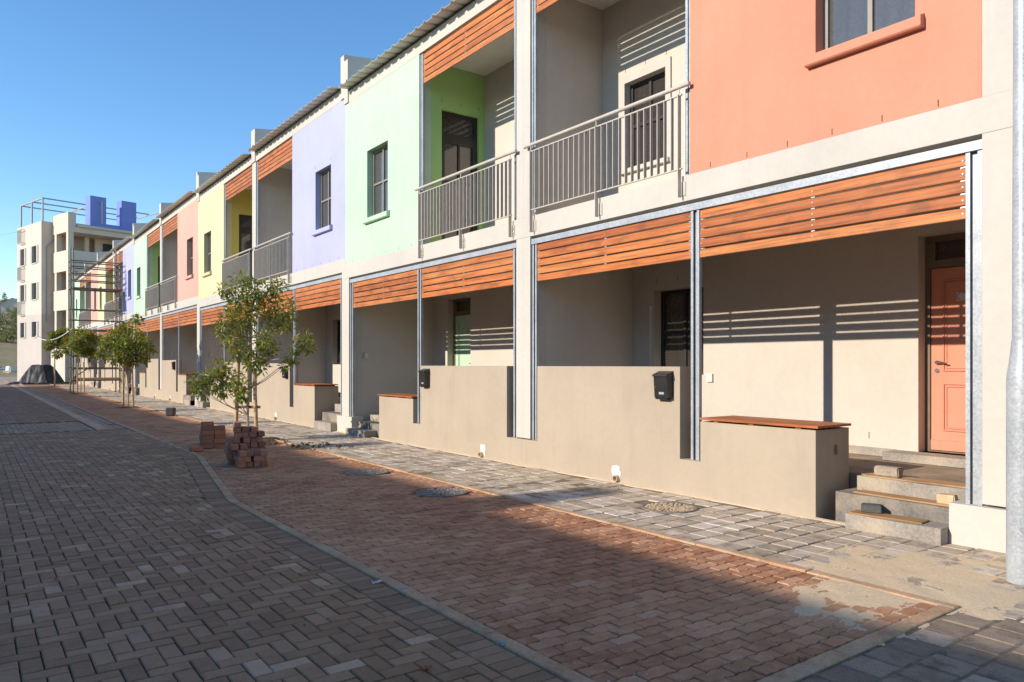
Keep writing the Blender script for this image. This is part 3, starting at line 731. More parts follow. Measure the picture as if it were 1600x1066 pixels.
    for (p0, p1, q0, q1) in ((pc - .085, pc + .085, 2.212, 2.216), (pc - .085, pc + .085, 2.294, 2.298), (pc - .105, pc - .101, 2.235, 2.275), (pc + .101, pc + .105, 2.235, 2.275), (pc - .105, pc - .085, 2.275, 2.279), (pc - .105, pc - .085, 2.231, 2.235), (pc + .085, pc + .105, 2.275, 2.279), (pc + .085, pc + .105, 2.231, 2.235), (pc - .089, pc - .085, 2.279, 2.298), (pc - .089, pc - .085, 2.212, 2.231), (pc + .085, pc + .089, 2.279, 2.298), (pc + .085, pc + .089, 2.212, 2.231)):
        hb(m, p0, p1, t0 + 0.0085, t0 + 0.0102, Z(q0), Z(q1))
    stuff(m.build('plate_border', 'ink', pl))
    if i == 0:
        link('numeral', text_mesh('2', 0.085, 'ink'), pl, (t0 + 0.0092 - FX, d * (pc - 0.0), Z(2.255)), (R(90), 0, R(-90)))
    w = window(root, mn, wa, wb, Z(1.34), Z(2.66), BACK + 0.16, 'frame_dark', 'glass_dark', fw=0.06)
    m = MB(); hb(m, dw0 - 0.25, dw1 + 0.25, BACK - 0.32, BACK + 0.16, Z(0.401), Z(0.495)); m.build('threshold', 'concrete', root)
    # --- dark plates for plaster slots above openings and beam, slot shade put into colour
    if i < 4:
        m = MB()
        for q in range(6):
            wc = 3.45 + (wend - 3.5) * q / 5.6; hb(m, wc - .004, wc + .004, FX - 0.0015, FX + 0.01, Z(3.69), Z(3.75))
        for wc in (ww0, (ww0 + ww1) / 2, ww1): hb(m, wc - .004, wc + .004, FX - 0.0015, FX + 0.01, Z(6.0), Z(6.06))
        for wc in (0.68, 1.09, 1.50): hb(m, wc - .004, wc + .004, UP - 0.0015, UP + 0.01, Z(5.95), Z(6.03))
        for wc in (0.70, 1.13, 1.56): hb(m, wc - .004, wc + .004, BACK - 0.0015, BACK + 0.01, Z(2.78), Z(2.85))
        for nc in (7.13, 7.55, 7.96): m.box(nc - .004 - FX, nc + .004 - FX, d * 3.1585, d * 3.17, Z(6.40), Z(6.47))
        hb(m, 4.12, 4.128, BACK - 0.0015, BACK + 0.01, Z(0.60), Z(0.68))
        stuff(m.build('weep_slot', 'slot_shade', root))
    if i in (0, 2, 4, 5):
        m = MB(); hb(m, 1.70, 1.80, BACK - 0.03, BACK - 0.001, Z(1.24), Z(1.36)); m.build('outlet_box', 'plate_white', root)
    if i in (1, 3, 4, 5):
        m = MB(); m.box(7.0 - FX, 7.08 - FX, d * (6.25 if not A else 0.165), d * (6.22 if not A else 0.195), Z(1.62), Z(1.74)); m.build('outlet_box', 'plate_white', root)
    # ------------------------------------------------ garden wall, a thing of its own
    gw = empty('garden_wall', (FX, So, 0)); top = WALLTOP[i]
    tag(gw, 'rendered tan garden wall with a timber-topped bench end, before the ' + SHORT[i], 'wall', 'garden walls along the pavement')
    wf = 6.62; zsl = 0.385; bt = 0.855 + (0.0 if i < 2 else dz * 0.75)
    gwe = 7.2 if i == 0 else 6.46; stub = 5.95 if i == 0 else 6.06
    poly = [(0.0, -0.1), (4.74, -0.1), (4.74, bt), (3.335, bt), (3.335, zsl + .02), (3.04, zsl + .02), (3.04, top), (0.375, top), (0.375, zsl), (0.0, zsl)]
    m = MB()
    m.box(wf - FX, wf + 0.22 - FX, 0, d * 0.375, -0.1, zsl); m.box(wf - FX, wf + 0.22 - FX, d * 0.375, d * 3.04, -0.1, top); m.box(wf - FX, wf + 0.22 - FX, d * 3.04, d * 3.335, -0.1, zsl + 0.02)
    # one skin in front so that no joint shows
    m = MB(); n_ = len(poly)
    m.add([(wf - FX, d * p[0], p[1]) for p in poly] + [(wf + 0.22 - FX, d * p[0], p[1]) for p in poly],
          [(0, 1, 4, 5, 8, 9), (1, 2, 3, 4), (5, 6, 7, 8), tuple(n_ + q for q in (0, 1, 4, 5, 8, 9))[::-1], tuple(n_ + q for q in (1, 2, 3, 4))[::-1], tuple(n_ + q for q in (5, 6, 7, 8))[::-1]] + [(q, (q + 1) % n_, n_ + (q + 1) % n_, n_ + q) for q in range(n_)])
    m.build('wall', 'plaster_tan', gw)
    m = MB(); hb(m, 3.34, 4.738, wf + 0.22, wf + 0.60, -0.1, bt - 0.001); m.build('bench_base', 'plaster_tan', gw)
    m = MB(); hb(m, stub, gwe, wf, wf + 0.26, -0.1, 0.34 if i == 0 else 0.36); m.build('pier_base', 'plaster_pale', gw)
    # bench: slats on three bearers
    for wc in (3.55, 4.0, 4.55):
        m = MB(); hb(m, wc - 0.03, wc + 0.03, wf - 0.0, wf + 0.58, bt - 0.002, bt + 0.022); m.build('bearer', 'wood_bench', gw)
    sl = MB(); sl.box(-0.046, 0.046, -0.715, 0.715, 0, 0.024); sl = sl.mesh('bench_slat', 'wood_bench', weld=False)
    for q in range(6): link('bench_slat', sl, gw, (wf - FX + 0.025 + q * 0.102, d * 4.06, bt + 0.021))
    # drain pipes through the wall with daubs of white filler
    for wc in ((2.02,) if A else (1.05,)):
        pz = 0.055
        m = MB(); k = 16; ring = lambda r, nx: [(nx, d * wc + r * math.cos(2 * math.pi * q / k), pz + r * math.sin(2 * math.pi * q / k)) for q in range(k)]
        nx0 = wf - FX - 0.055
        m.add(ring(0.042, nx0) + ring(0.033, nx0) + ring(0.042, 0.02) + ring(0.033, 0.0), [(q, (q + 1) % k, k + (q + 1) % k, k + q) for q in range(k)] + [(q, (q + 1) % k, 2 * k + (q + 1) % k, 2 * k + q) for q in range(k)] + [(k + q, k + (q + 1) % k, 3 * k + (q + 1) % k, 3 * k + q) for q in range(k)] + [tuple(3 * k + q for q in range(k))])
        m.build('drain_pipe', 'pipe_tan', gw, smooth=True)
        m = MB(); pts = []
        for q in range(22):
            an = 2 * math.pi * q / 22; rr = (1 + 0.40 * noise.noise(Vector((math.cos(an) * 1.9, math.sin(an) * 1.9, i + 0.5)))) * 0.92 / max(abs(math.cos(an)), abs(math.sin(an))) ** 0.6
            pts.append((d * wc + 0.085 * rr * math.cos(an) + d * -0.02, max(0.004, pz + 0.055 + 0.115 * rr * math.sin(an))))
        m.prism(pts, 'x', wf - FX - 0.004, wf - FX + 0.01); m.build('filler_patch', 'white_patch', gw)
    if i == 0:
        m = MB(); m.prism([(0.30, 0.60), (0.345, 0.59), (0.36, 0.63), (0.35, 0.69), (0.31, 0.70), (0.29, 0.65)], 'y', -4.7399, -4.7405); m.build('stain', 'render_stain', gw)
    # ------------------------------------------------ mail box
    mbx = empty('mailbox', (wf, So + d * 2.83, 0)); tag(mbx, 'black metal mailbox on the garden wall of the ' + SHORT[i], 'mailbox', 'mailboxes on the garden walls')
    zc = top - 0.20; zt_ = 0.16
    m = MB(); m.prism([(0, zc - 0.165), (-0.085, zc - 0.165), (-0.105, zc + 0.10), (0, zc + 0.14)], 'y', -0.105, 0.105); m.build('body', 'mailbox_black', mbx)
    m = MB(); m.prism([(0.004, zc + 0.15), (-0.118, zc + 0.105), (-0.120, zc + 0.085), (-0.106, zc + 0.09), (0.0, zc + 0.139)], 'y', -0.112, 0.112); m.build('lid', 'mailbox_black', mbx)
    m = MB(); m.box(-0.0925, -0.088, -0.045, 0.03, zc - 0.125, zc - 0.098); m.build('name_slot', 'screw_steel', mbx)
    m = MB(); m.tube((-0.095, 0.075, zc - 0.045), (-0.104, 0.075, zc - 0.045), 0.011, seg=10); m.build('lock', 'chrome', mbx)
    m = MB(); m.box(-0.07, 0, -0.07, 0.105, zc - 0.185, zc - 0.165); m.build('tray', 'mailbox_black', mbx)
    # ------------------------------------------------ front steps
    st = empty('front_steps', (FX, So, 0)); tag(st, 'rough concrete front steps leading up to the ' + SHORT[i], 'steps', 'front steps of the houses')
    fl = Z(0.40); ns = max(3, round(fl / 0.165)); r_ = fl / ns
    for q in range(ns):
        nf = FX + 0.40 - 0.285 * (ns - 1 - q)
        nf = max(nf, FX - 0.20 + 0.02 * q)
        m = MB(); w0 = 4.78 + (0.34 if q == 0 else 0.08 if q == 1 else 0.14)
        k = 14; xs_ = [w0 + (stub - 0.004 - w0) * e / k for e in range(k + 1)]
        f_, b2 = [], []
        for e, wq in enumerate(xs_):
            jn = 0.012 * noise.noise(Vector((wq * 5, q * 3.1, i))); jz = 0.006 * noise.noise(Vector((wq * 4, q * 2.3, i + 9)))
            f_.append((nf + jn - FX, d * wq, -0.1)); b2.append((nf + jn - FX, d * wq, r_ * (q + 1) + jz))
        nbk = FX + 0.62
        top_b = [(nbk - FX, d * wq, r_ * (q + 1)) for wq in xs_]; bot_b = [(nbk - FX, d * wq, -0.1) for wq in xs_]
        N = k + 1; m.add(f_ + b2 + top_b + bot_b, [(e, e + 1, N + e + 1, N + e) for e in range(k)] + [(N + e, N + e + 1, 2 * N + e + 1, 2 * N + e) for e in range(k)] + [(0, N, 2 * N, 3 * N), (k, N + k, 2 * N + k, 3 * N + k)] + [(2 * N + e, 2 * N + e + 1, 3 * N + e + 1, 3 * N + e) for e in range(k)])
        m.build('step', 'concrete_dark' if q == 1 else 'concrete', st)
    return root
for i in range(10): house(i)

# loose boards and blocks on the first steps
def loose(name, c, size, rz, mat, label, cat, group=None, rough=0.008):
    m = MB(); dx, dy, dz_ = size; bm = bmesh.new(); bmesh.ops.create_cube(bm, size=1.0)
    for v in bm.verts: v.co = (v.co.x * dx, v.co.y * dy, v.co.z * dz_ + dz_ / 2)
    bmesh.ops.bevel(bm, geom=list(bm.edges), offset=min(dx, dy, dz_) * 0.10, segments=2, affect='EDGES')
    if rough:
        for v in bm.verts: v.co += Vector((noise.noise(v.co * 23 + Vector(c)), noise.noise(v.co * 19 + Vector((5, 1, 2))), 0)) * rough
    me = bpy.data.meshes.new(name); bm.to_mesh(me); bm.free(); me.materials.append(MATS[mat])
    return tag(link(name, me, None, c, (0, 0, rz)), label, cat, group)
So = PARTY(1)
loose('board', (6.60, So - 5.45, 0.134), (0.18, 0.62, 0.014), 0.10, 'wood_board', 'thin brown board lying on the lowest step of the salmon house', 'board', None, 0.002)
loose('board', (6.90, So - 5.45, 0.268), (0.17, 0.90, 0.014), -0.04, 'wood_board', 'long brown board lying on the middle step of the salmon house', 'board', None, 0.002)
loose('board', (7.20, So - 5.45, 0.401), (0.22, 0.98, 0.012), 0.03, 'wood_board', 'brown board lying on the top step of the salmon house', 'board', None, 0.002)
loose('loose_block', (7.18, So - 5.16, 0.412), (0.105, 0.235, 0.095), 0.05, 'stone_tan', 'grey-tan concrete block on the top step of the salmon house, beside the bench', 'block')
loose('loose_block', (7.20, So - 5.98, 0.402), (0.11, 0.16, 0.10), -0.15, 'stone_tan', 'tan block on the top step of the salmon house, next to the steel post', 'block')
loose('loose_brick', (6.87, So - 5.83, 0.281), (0.10, 0.14, 0.085), 0.1, 'pipe_tan', 'pale orange brick weighing down the board on the middle step of the salmon house', 'brick')
loose('loose_block', (6.66, So - 5.27, 0.146), (0.13, 0.17, 0.07), 0.45, 'block_grey', 'dark grey block on the lowest step of the salmon house', 'block')
loose('loose_brick', (7.14, PARTY(1) + 5.15, 0.397), (0.10, 0.20, 0.08), 0.0, 'brick_red', 'orange-red brick on the top step of the green house next to the salmon house', 'brick')
loose('loose_brick', (7.15, PARTY(3) - 5.75, 0.545), (0.10, 0.20, 0.08), 0.0, 'brick_red', 'orange-red brick on the steps of the lilac house next to that green house', 'brick')

# ------------------------------------------------------------------ street lamp at the corner
lx, ly = ground_pt(1599, 909)
lp = empty('street_lamp', (lx, ly, 0)); tag(lp, 'tall galvanised steel lamp post standing in the sand before the salmon house', 'lamp post')
m = MB(); m.lathe([(0.101, -0.1), (0.100, 1.36), (0.098, 1.42), (0.086, 1.50), (0.074, 1.60), (0.070, 1.66)], seg=32); m.build('base_sleeve', 'galvanised', lp, True)
m = MB(); m.lathe([(0.066, 1.6), (0.064, 2.5), (0.050, 6.4)], seg=28); m.build('pole', 'galvanised', lp, True)
m = MB(); m.path([(0, 0, 6.38), (-0.15, 0, 6.55), (-0.55, 0, 6.62)], [0.045, 0.035, 0.03], 12); m.build('arm', 'galvanised', lp, True)
m = MB(); m.obox((-0.75, 0, 6.63), 0.55, 0.22, 0.10); m.build('lantern', 'kiosk_grey', lp)
for zz, an in ((0.85, 3.9), (0.63, 3.9), (0.17, 3.85)):
    m = MB(); c_ = Vector((math.cos(an), math.sin(an), 0)); m.tube(c_ * 0.095 + Vector((0, 0, zz)), c_ * 0.108 + Vector((0, 0, zz)), 0.012, 0.008, seg=10); m.build('bolt', 'chrome', lp, True)

# ------------------------------------------------------------------ manhole covers
def manhole(x, y, r, mat, label, seed):
    random.seed(seed); ro = empty('manhole_cover', (x, y, 0)); tag(ro, label, 'manhole cover')
    m = MB(); m.lathe([(r, -0.08), (r, 0.004), (r - 0.028, 0.006), (r - 0.03, -0.012)], seg=40); m.build('rim', 'concrete_dark', ro)
    m = MB()
    for ring in range(1, 7):
        rr = (r - 0.05) * ring / 6; k = int(6 * ring)
        for q in range(k):
            an = 2 * math.pi * (q + 0.5 * (ring % 2)) / k + random.gauss(0, .05)
            v, f = paver_geo(0.036 + random.random() * .006, 0.033, 0.009, 0.03); mt = Matrix.Translation((rr * math.cos(an), rr * math.sin(an), 0.006 + random.gauss(0, .0015))) @ Matrix.Rotation(an + random.gauss(0, .2), 4, 'Z')
            m.add([mt @ Vector(p) for p in v], f, random.random())
    stuff(m.build('cobble', mat, ro, weld=False))
manhole(*MH[0], 0.30, 'manhole_stone', 'round manhole cover of small stones in the red pavers, closer to the lamp post', 1)
manhole(*MH[1], 0.30, 'manhole_stone', 'round manhole cover of small stones in the red pavers, closer to the brick stacks', 2)
manhole(*MH[2], 0.29, 'manhole_sand', 'round sandy manhole cover in the grey pavement by the garden wall', 3)
random.seed(11)

# ------------------------------------------------------------------ brick stacks
def brick_mesh():
    bm = bmesh.new(); bmesh.ops.create_cube(bm, size=1.0)
    for v in bm.verts: v.co = (v.co.x * 0.20, v.co.y * 0.098, v.co.z * 0.078)
    bmesh.ops.bevel(bm, geom=list(bm.edges), offset=0.006, segments=1, affect='EDGES')
    me = bpy.data.meshes.new('brick'); bm.to_mesh(me); bm.free(); me.materials.append(MATS['brick_red']); return me
BM = brick_mesh()
def brick(x, y, z, rz, label, group): tag(link('brick', BM, None, (x, y, z), (0, 0, rz)), label, 'brick', group)
bx, by = ground_pt(366, 733)
LB = 'red-brown paving brick in the wide stack at the foot of the leafy staked tree'
ux = Vector((math.cos(R(-8)), math.sin(R(-8)), 0)); uy = Vector((-ux.y, ux.x, 0)); o0 = Vector((bx, by, 0)) + uy * 0.05 + ux * 0.05
def bl(a, b_, lvl, rot=0.0, j=0.006):
    p = o0 + ux * a + uy * b_
    brick(p.x + random.gauss(0, j), p.y + random.gauss(0, j), 0.040 + lvl * 0.079, R(-8) + rot + random.gauss(0, .04), LB, 'bricks of the wide stack')
for lvl in range(3):                                       # low front block: headers showing
    for q in range(4):
        for r2 in range(2):
            bl(0.05 + q * 0.101 + (0.0 if lvl % 2 else 0.02), 0.10 + r2 * 0.203, lvl, math.pi / 2)
for lvl in range(8):                                      # taller block behind, ragged towards the top
    cols = {0: 5, 1: 5, 2: 5, 3: 5, 4: 5, 5: 4, 6: 3, 7: 1}[lvl]
    for q in range(cols):
        off = 0.0 if lvl < 5 else 0.10
        bl(-0.02 + off + q * 0.106 + random.gauss(0, .008), 0.54, lvl, math.pi / 2, 0.01)
for a_, l_ in ((0.0, 3), (0.11, 3)): bl(a_, 0.30, l_, math.pi / 2)
bx, by = ground_pt(322, 702); LB2 = 'red-brown paving brick in the narrow stack beside the wide one'
for lvl in range(6):
    for q in range(2 if lvl < 5 else 1):
        brick(bx + 0.06 + q * 0.205 + random.gauss(0, .006), by + 0.15 + random.gauss(0, .006), 0.040 + lvl * 0.079, random.gauss(0, .05), LB2, 'bricks of the narrow stack')
        if lvl < 4: brick(bx + 0.06 + q * 0.205 + random.gauss(0, .006), by + 0.255 + random.gauss(0, .006), 0.040 + lvl * 0.079, random.gauss(0, .05), LB2, 'bricks of the narrow stack')
x, y = ground_pt(309, 707); brick(x, y + .1, 0.048, 0.3, 'single paving brick lying flat across the road kerb by the narrow stack', None)
x, y = ground_pt(267, 650)
loose('concrete_block', (x, y, 0.0), (0.22, 0.24, 0.24), -0.5, 'block_grey', 'dark concrete block standing alone on the red pavers by the pavement', 'block')

# ------------------------------------------------------------------ trees
def leaf_cluster(mb, c, r, n, size, squash=0.85):
    for _ in range(n):
        u = Vector((random.gauss(0, 1), random.gauss(0, 1), random.gauss(0, 1))).normalized() * (random.random() ** 0.45) * r
        u.z *= squash; p = c + u
        dr = (u.normalized() * 0.7 + Vector((random.gauss(0, .6), random.gauss(0, .6), random.gauss(-0.15, .5)))).normalized()
        sd = dr.cross(Vector((random.gauss(0, .5), random.gauss(0, .5), 1))).normalized(); up = sd.cross(dr)
        L = size * random.uniform(0.7, 1.3); w_ = L * 0.19
        v = [p, p + dr * L * 0.45 + sd * w_ + up * L * 0.05, p + dr * L - up * L * 0.10, p + dr * L * 0.45 - sd * w_ + up * L * 0.05]
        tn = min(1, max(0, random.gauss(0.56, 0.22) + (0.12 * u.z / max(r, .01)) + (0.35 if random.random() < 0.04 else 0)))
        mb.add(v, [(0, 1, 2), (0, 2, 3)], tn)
def tree(n_, s_, clumps, depth, label, per, size, stakes, trunk, forks):
    base = Vector((n_, s_, 0)); ro = empty('staked_tree', base); tag(ro, label, 'tree', 'young trees along the verge')
    k = 1600 / 1600
    ctr = []
    m = MB()
    for (px, py, r) in clumps:
        dd = depth + random.gauss(0, 0.20)
        c = at(px, py, dd) - base; rr = r / F * depth
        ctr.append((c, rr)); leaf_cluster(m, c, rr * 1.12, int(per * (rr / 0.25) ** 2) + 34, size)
    m.build('crown', 'leaf', ro, weld=False)
    tp = [Vector(p) for p in trunk]; m = MB(); k = len(tp)
    m.path(tp, [0.028 - 0.016 * q / (k - 1) for q in range(k)], 8)
    for c, rr in ctr:                                     # limbs run from the trunk into the clumps
        j = min(range(k), key=lambda q: (tp[q] - (c - Vector((0, 0, 0.35)))).length if tp[q].z < c.z + 0.1 else 99)
        a = tp[j]; mid = (a + c) / 2 + Vector((random.gauss(0, .05), random.gauss(0, .05), -0.06))
        m.path([a, mid, c], [0.011, 0.008, 0.003], 5)
        for _ in range(2):
            e = c + Vector((random.gauss(0, 1), random.gauss(0, 1), random.gauss(0, 1))).normalized() * rr * 0.8; m.path([c - (c - mid) * 0.2, e], [0.004, 0.002], 4)
    m.build('trunk', 'bark', ro, True)
    for (a, b_) in stakes:
        m = MB(); m.tube(a, b_, 0.038, 0.036, 10); m.build('stake', 'stake_wood', ro, True)
    return ro
T1 = [(378, 438, 15), (400, 452, 20), (432, 448, 16), (352, 454, 12), (372, 470, 17), (420, 475, 16), (446, 485, 19), (395, 490, 20), (355, 500, 15), (348, 517, 11), (380, 505, 18), (430, 500, 18), (445, 508, 13),
      (365, 535, 16), (378, 552, 14), (415, 530, 18), (405, 550, 18), (422, 545, 12), (395, 565, 13), (345, 575, 14), (362, 590, 17), (375, 605, 14), (340, 593, 13), (320, 590, 13), (308, 602, 13), (316, 614, 10), (334, 607, 8), (375, 618, 10), (352, 610, 12),
      (475, 530, 13), (464, 546, 8), (482, 543, 9), (455, 560, 11), (447, 570, 8), (408, 574, 10), (396, 466, 14), (362, 482, 12)]
d1 = TREE_N[0] * SY + TREE_S[0] * CY
tree(TREE_N[0], TREE_S[0], T1, d1, 'leafy young tree tied to stakes, brick stacks at its foot', 150, 0.11,
     [((0.10, -0.20, -0.1), (0.11, 0.02, 1.42)), ((-0.22, 0.12, -0.1), (-0.14, 0.16, 1.78))],
     [(0, 0, -0.1), (-0.02, 0, 0.5), (0.01, 0.02, 1.0), (-0.01, 0.03, 1.5), (0.02, 0.02, 2.0), (0.0, 0, 2.5), (-0.05, 0, 3.0)], None)
m = MB(); m.obox((TREE_N[0] + 0.02, TREE_S[0] + 0.0, 0.66), 0.07, 0.40, 0.05, R(55)); tag(m.build('stake_batten', 'plank_old', None), 'short timber batten nailed across the stakes of the tree by the brick stacks', 'batten')
T2 = [(215, 500, 8), (190, 522, 13), (210, 530, 15), (175, 527, 10), (225, 537, 10), (165, 540, 10), (195, 550, 14), (215, 553, 12), (236, 545, 7), (180, 560, 10), (205, 565, 8), (160, 553, 8), (225, 560, 7), (198, 512, 9), (185, 540, 11)]
def std_stakes(): return [((0.16, -0.05, -0.1), (0.13, -0.03, 1.6)), ((-0.14, 0.06, -0.1), (-0.12, 0.05, 1.55))]
def std_trunk(): return [(0, 0, -0.1), (0.02, 0, 0.6), (-0.01, 0.02, 1.2), (0.02, 0, 1.8), (0, 0, 2.4), (0, 0, 2.9)]
d2 = TREE_N[1] * SY + TREE_S[1] * CY
tree(TREE_N[1], TREE_S[1], T2, d2, 'young round-crowned tree with two pale stakes, between the brick stacks and the scaffolding', 210, 0.14, std_stakes(), std_trunk(), None)
T3 = [(125, 530, 11), (138, 524, 9), (116, 540, 8), (150, 532, 9), (135, 545, 9), (128, 551, 7), (146, 552, 8), (122, 518, 6)]
d3 = TREE_N[2] * SY + TREE_S[2] * CY
tree(TREE_N[2], TREE_S[2], T3, d3, 'young staked tree standing just in front of the scaffolding legs', 190, 0.17, std_stakes(), std_trunk(), None)
T4 = [(85, 535, 9), (95, 526, 9), (75, 541, 6), (105, 545, 8), (90, 553, 6), (100, 519, 7), (108, 532, 7), (83, 524, 6)]
d4 = TREE_N[3] * SY + TREE_S[3] * CY
tree(TREE_N[3], TREE_S[3], T4, d4, 'young tree on a single thick stake, before the apartment block', 170, 0.2, [((0.05, 0, -0.1), (0.03, 0, 2.0))], std_trunk(), None)
for q, (a, b_) in enumerate(zip(TREE_N, TREE_S)):
    s_ = blob_sheet('tree_pit', a, b_, 0.44 if q else 0.62, 0.44 if q else 0.55, 0.03 if q else 0.05, 'soil', 20 + q, 0, 22)
    tag(s_, ['dark loose soil around the tree by the brick stacks', 'soil pit of the round-crowned tree with two stakes', 'soil pit of the tree before the scaffolding', 'soil pit of the tree before the apartment block'][q], 'soil', None, 'stuff')

# ------------------------------------------------------------------ scaffolding tower
sf = empty('scaffolding', (5.3, 44.4, 0)); tag(sf, 'tall steel tube scaffolding tower with a plank deck across the pavement', 'scaffold')
SX, SYY = (-1.02, 1.10), (-0.65, 0.65)
for k, (a, b_) in enumerate([(a, b_) for a in SX for b_ in SYY]):
    m = MB(); m.tube((a, b_, 0), (a, b_, 7.45 + 0.25 * (k % 2)), 0.036, seg=7); m.lathe([(0.08, 0), (0.08, 0.02), (0.04, 0.03)], (a, b_, 0), 8)
    m.build('standard', 'scaffold_green' if k == 1 else 'scaffold_steel', sf, True)
def bar(a, b_, r=0.030, mat='scaffold_steel', nm='ledger'):
    m = MB(); m.tube(a, b_, r, seg=6); m.build(nm, mat, sf, True)
for zz in (0.65, 1.25, 1.9, 3.2, 3.75, 4.3, 5.35, 5.8, 6.15, 6.5, 6.8):
    for yy in SYY: bar((SX[0] - .1, yy, zz + (0.05 if yy > 0 else 0)), (SX[1] + .1, yy, zz + (0.05 if yy > 0 else 0)))
    for xx in SX: bar((xx, SYY[0] - .1, zz), (xx, SYY[1] + .1, zz), nm='transom')
bar((SX[0], SYY[0], 0.8), (SX[1], SYY[0], 2.3), nm='brace'); bar((SX[0], SYY[0], 3.3), (SX[0], SYY[1], 5.3), nm='brace')
for q in range(5):
    m = MB(); m.obox((0.04, -0.5 + q * 0.25, 5.42), 2.3, 0.225, 0.045); m.build('deck_board', 'plank_old', sf)
for q in range(3):
    m = MB(); m.obox((0.04, -0.45 + q * 0.25, 3.27), 2.2, 0.225, 0.045); m.build('deck_board', 'plank_old', sf)
m = MB(); m.obox((0.02, -0.62, 0.72), 2.3, 0.05, 0.15); m.build('toe_board', 'plank_new', sf)
bar((SX[1] - 0.3, SYY[0], 5.40), (SX[1] + .1, SYY[0], 5.40), 0.05, 'scaffold_red', 'coupler')

# ------------------------------------------------------------------ apartment block at the end of the street
def cam_to_world(r, f): return r * CY + f * SY, -r * SY + f * CY
cx_, cy_ = cam_to_world(-39.4, 62.0)
TH = R(14.7)
ap = empty('apartment_block', (cx_, cy_, 0), TH); tag(ap, 'four storey apartment block, white and beige with a purple roof wall', 'building')
def apb(name, mat, *b):
    m = MB()
    for q in b: m.box(*q)
    return m.build(name, mat, ap)
rows = [(10.1, 11.55), (7.0, 8.4), (3.8, 5.1)]
holes = []
for z0, z1 in rows: holes += [(1.05, 2.05, z0, z1), (3.9, 4.75, z0, z1)]
m = MB(); m.panel(0.0, 5.7, 5.7, 13.5, 0.0, 0.3, [h for h in holes if h[2] > 5.7], lambda u, z, t_: (t_, u, z)); m.build('upper_wall', 'building_white', ap)
m = MB(); m.panel(0.0, 5.7, -0.1, 5.7, 0.0, 0.3, [h for h in holes if h[2] < 5.7], lambda u, z, t_: (t_, u, z)); m.build('lower_wall', 'building_grey', ap)
apb('inner_core', 'frame_dark', (0.75, 0.8, 0.3, 5.5, 0, 13.2))
apb('side_wall', 'building_beige', (0.3, 1.2, 0.0, 0.3, 5.7, 13.5)); apb('side_wall', 'building_grey', (0.3, 1.2, 0.0, 0.3, -0.1, 5.7))
apb('far_wall', 'building_white', (0.3, 9.5, 5.4, 5.7, -0.1, 13.3)); apb('rear_wall', 'building_beige', (9.5, 9.8, -3.4, 5.7, -0.1, 13.3)); apb('roof', 'far_roof', (0.3, 9.5, 0.3, 5.4, 13.1, 13.3))
for z0, z1 in rows:
    for u0, u1 in ((1.05, 2.05), (3.9, 4.75)):
        m = MB(); um = (u0 + u1) / 2
        m.panel(u0, u1, z0, z1, 0.14, 0.2, [(u0 + .06, um - .03, z0 + .06, z1 - .06), (um + .03, u1 - .06, z0 + .06, z1 - .06)], lambda u, z, t_: (t_, u, z)); wnd = m.build('window', 'frame_grey', ap)
        p = MB(); p.box(0.165, 0.175, u0 + .05, u1 - .05, z0 + .05, z1 - .05); p.build('pane', 'glass_dark', wnd)
        p = MB(); p.box(-0.06, 0.14, u0 - .05, u1 + .05, z0 - 0.08, z0); p.build('sill', 'building_white', wnd)
        for a_ in ((u0 - 0.36, u0 - 0.02), (u1 + 0.02, u1 + 0.36)):
            p = MB(); p.box(-0.05, 0.0, a_[0], a_[1], z0 - .02, z1 + .02); p.build('shutter', 'shutter_grey', wnd)
for z0 in (12.0, 8.75, 5.75):
    m = MB(); m.box(-0.28, -0.25, 3.85, 4.85, z0 + 1.15, z0 + 1.2); m.box(-0.28, -0.25, 3.85, 4.85, z0, z0 + .05)
    for q in range(11): m.box(-0.275, -0.255, 3.86 + q * .095, 3.88 + q * .095, z0, z0 + 1.15)
    m.box(-0.28, 0, 3.85, 3.88, z0, z0 + .04); m.box(-0.28, 0, 4.82, 4.85, z0, z0 + .04); m.box(-0.28, 0, 3.85, 3.88, z0 + 1.15, z0 + 1.2); m.box(-0.28, 0, 4.82, 4.85, z0 + 1.15, z0 + 1.2)
    m.build('window_grille', 'shutter_grey', ap)
# balcony wing
X0, X1, YF = 0.8, 9.5, -3.4
for (z0, z1) in ((12.35, 13.95), (9.15, 10.85), (5.95, 7.6)):
    m = MB(); m.box(X0, X1, YF, YF + 0.22, z0, z1 if z1 < 13 else 12.8); m.box(X0, X0 + 0.22, YF + 0.22, 0, z0, z1)
    if z1 > 13: m.box(X0, X0 + 0.6, YF, YF + 0.22, 12.801, z1)
    m.build('balcony_parapet', 'building_beige', ap)
    apb('slab', 'building_beige', (X0 + 0.22, X1, YF + 0.22, 0.3, z0, z0 + 0.25))
for (z0, z1) in ((10.85, 12.35), (7.6, 9.15), (2.7, 5.95)):
    for (a_, b_) in ((X0 + 0.0, YF), (X0, -0.95), (X0 + 4.4, YF)):
        apb('column', 'building_beige', (a_ + .01, a_ + 0.42 if a_ == X0 else a_ + 0.8, b_ + .01, b_ + 0.42, z0, z1))
    apb('back_wall', 'building_beige', (X0 + 2.9, X1, -1.3, -1.1, z0 - .2, z1)); apb('doorway_shade', 'frame_dark', (X0 + 3.5, X0 + 4.4, -1.32, -1.305, z0 - .2, z1 - .35))  # thin dark sheets stand for doorways, their inner shade put into the colour
    apb('column', 'building_beige', (X0 + 2.0, X0 + 2.3, -1.6, -1.3, z0 - .2, z1)); apb('back_wall', 'building_beige', (X0 + .4, X1, 0.02, 0.2, z0 - .2, z1))
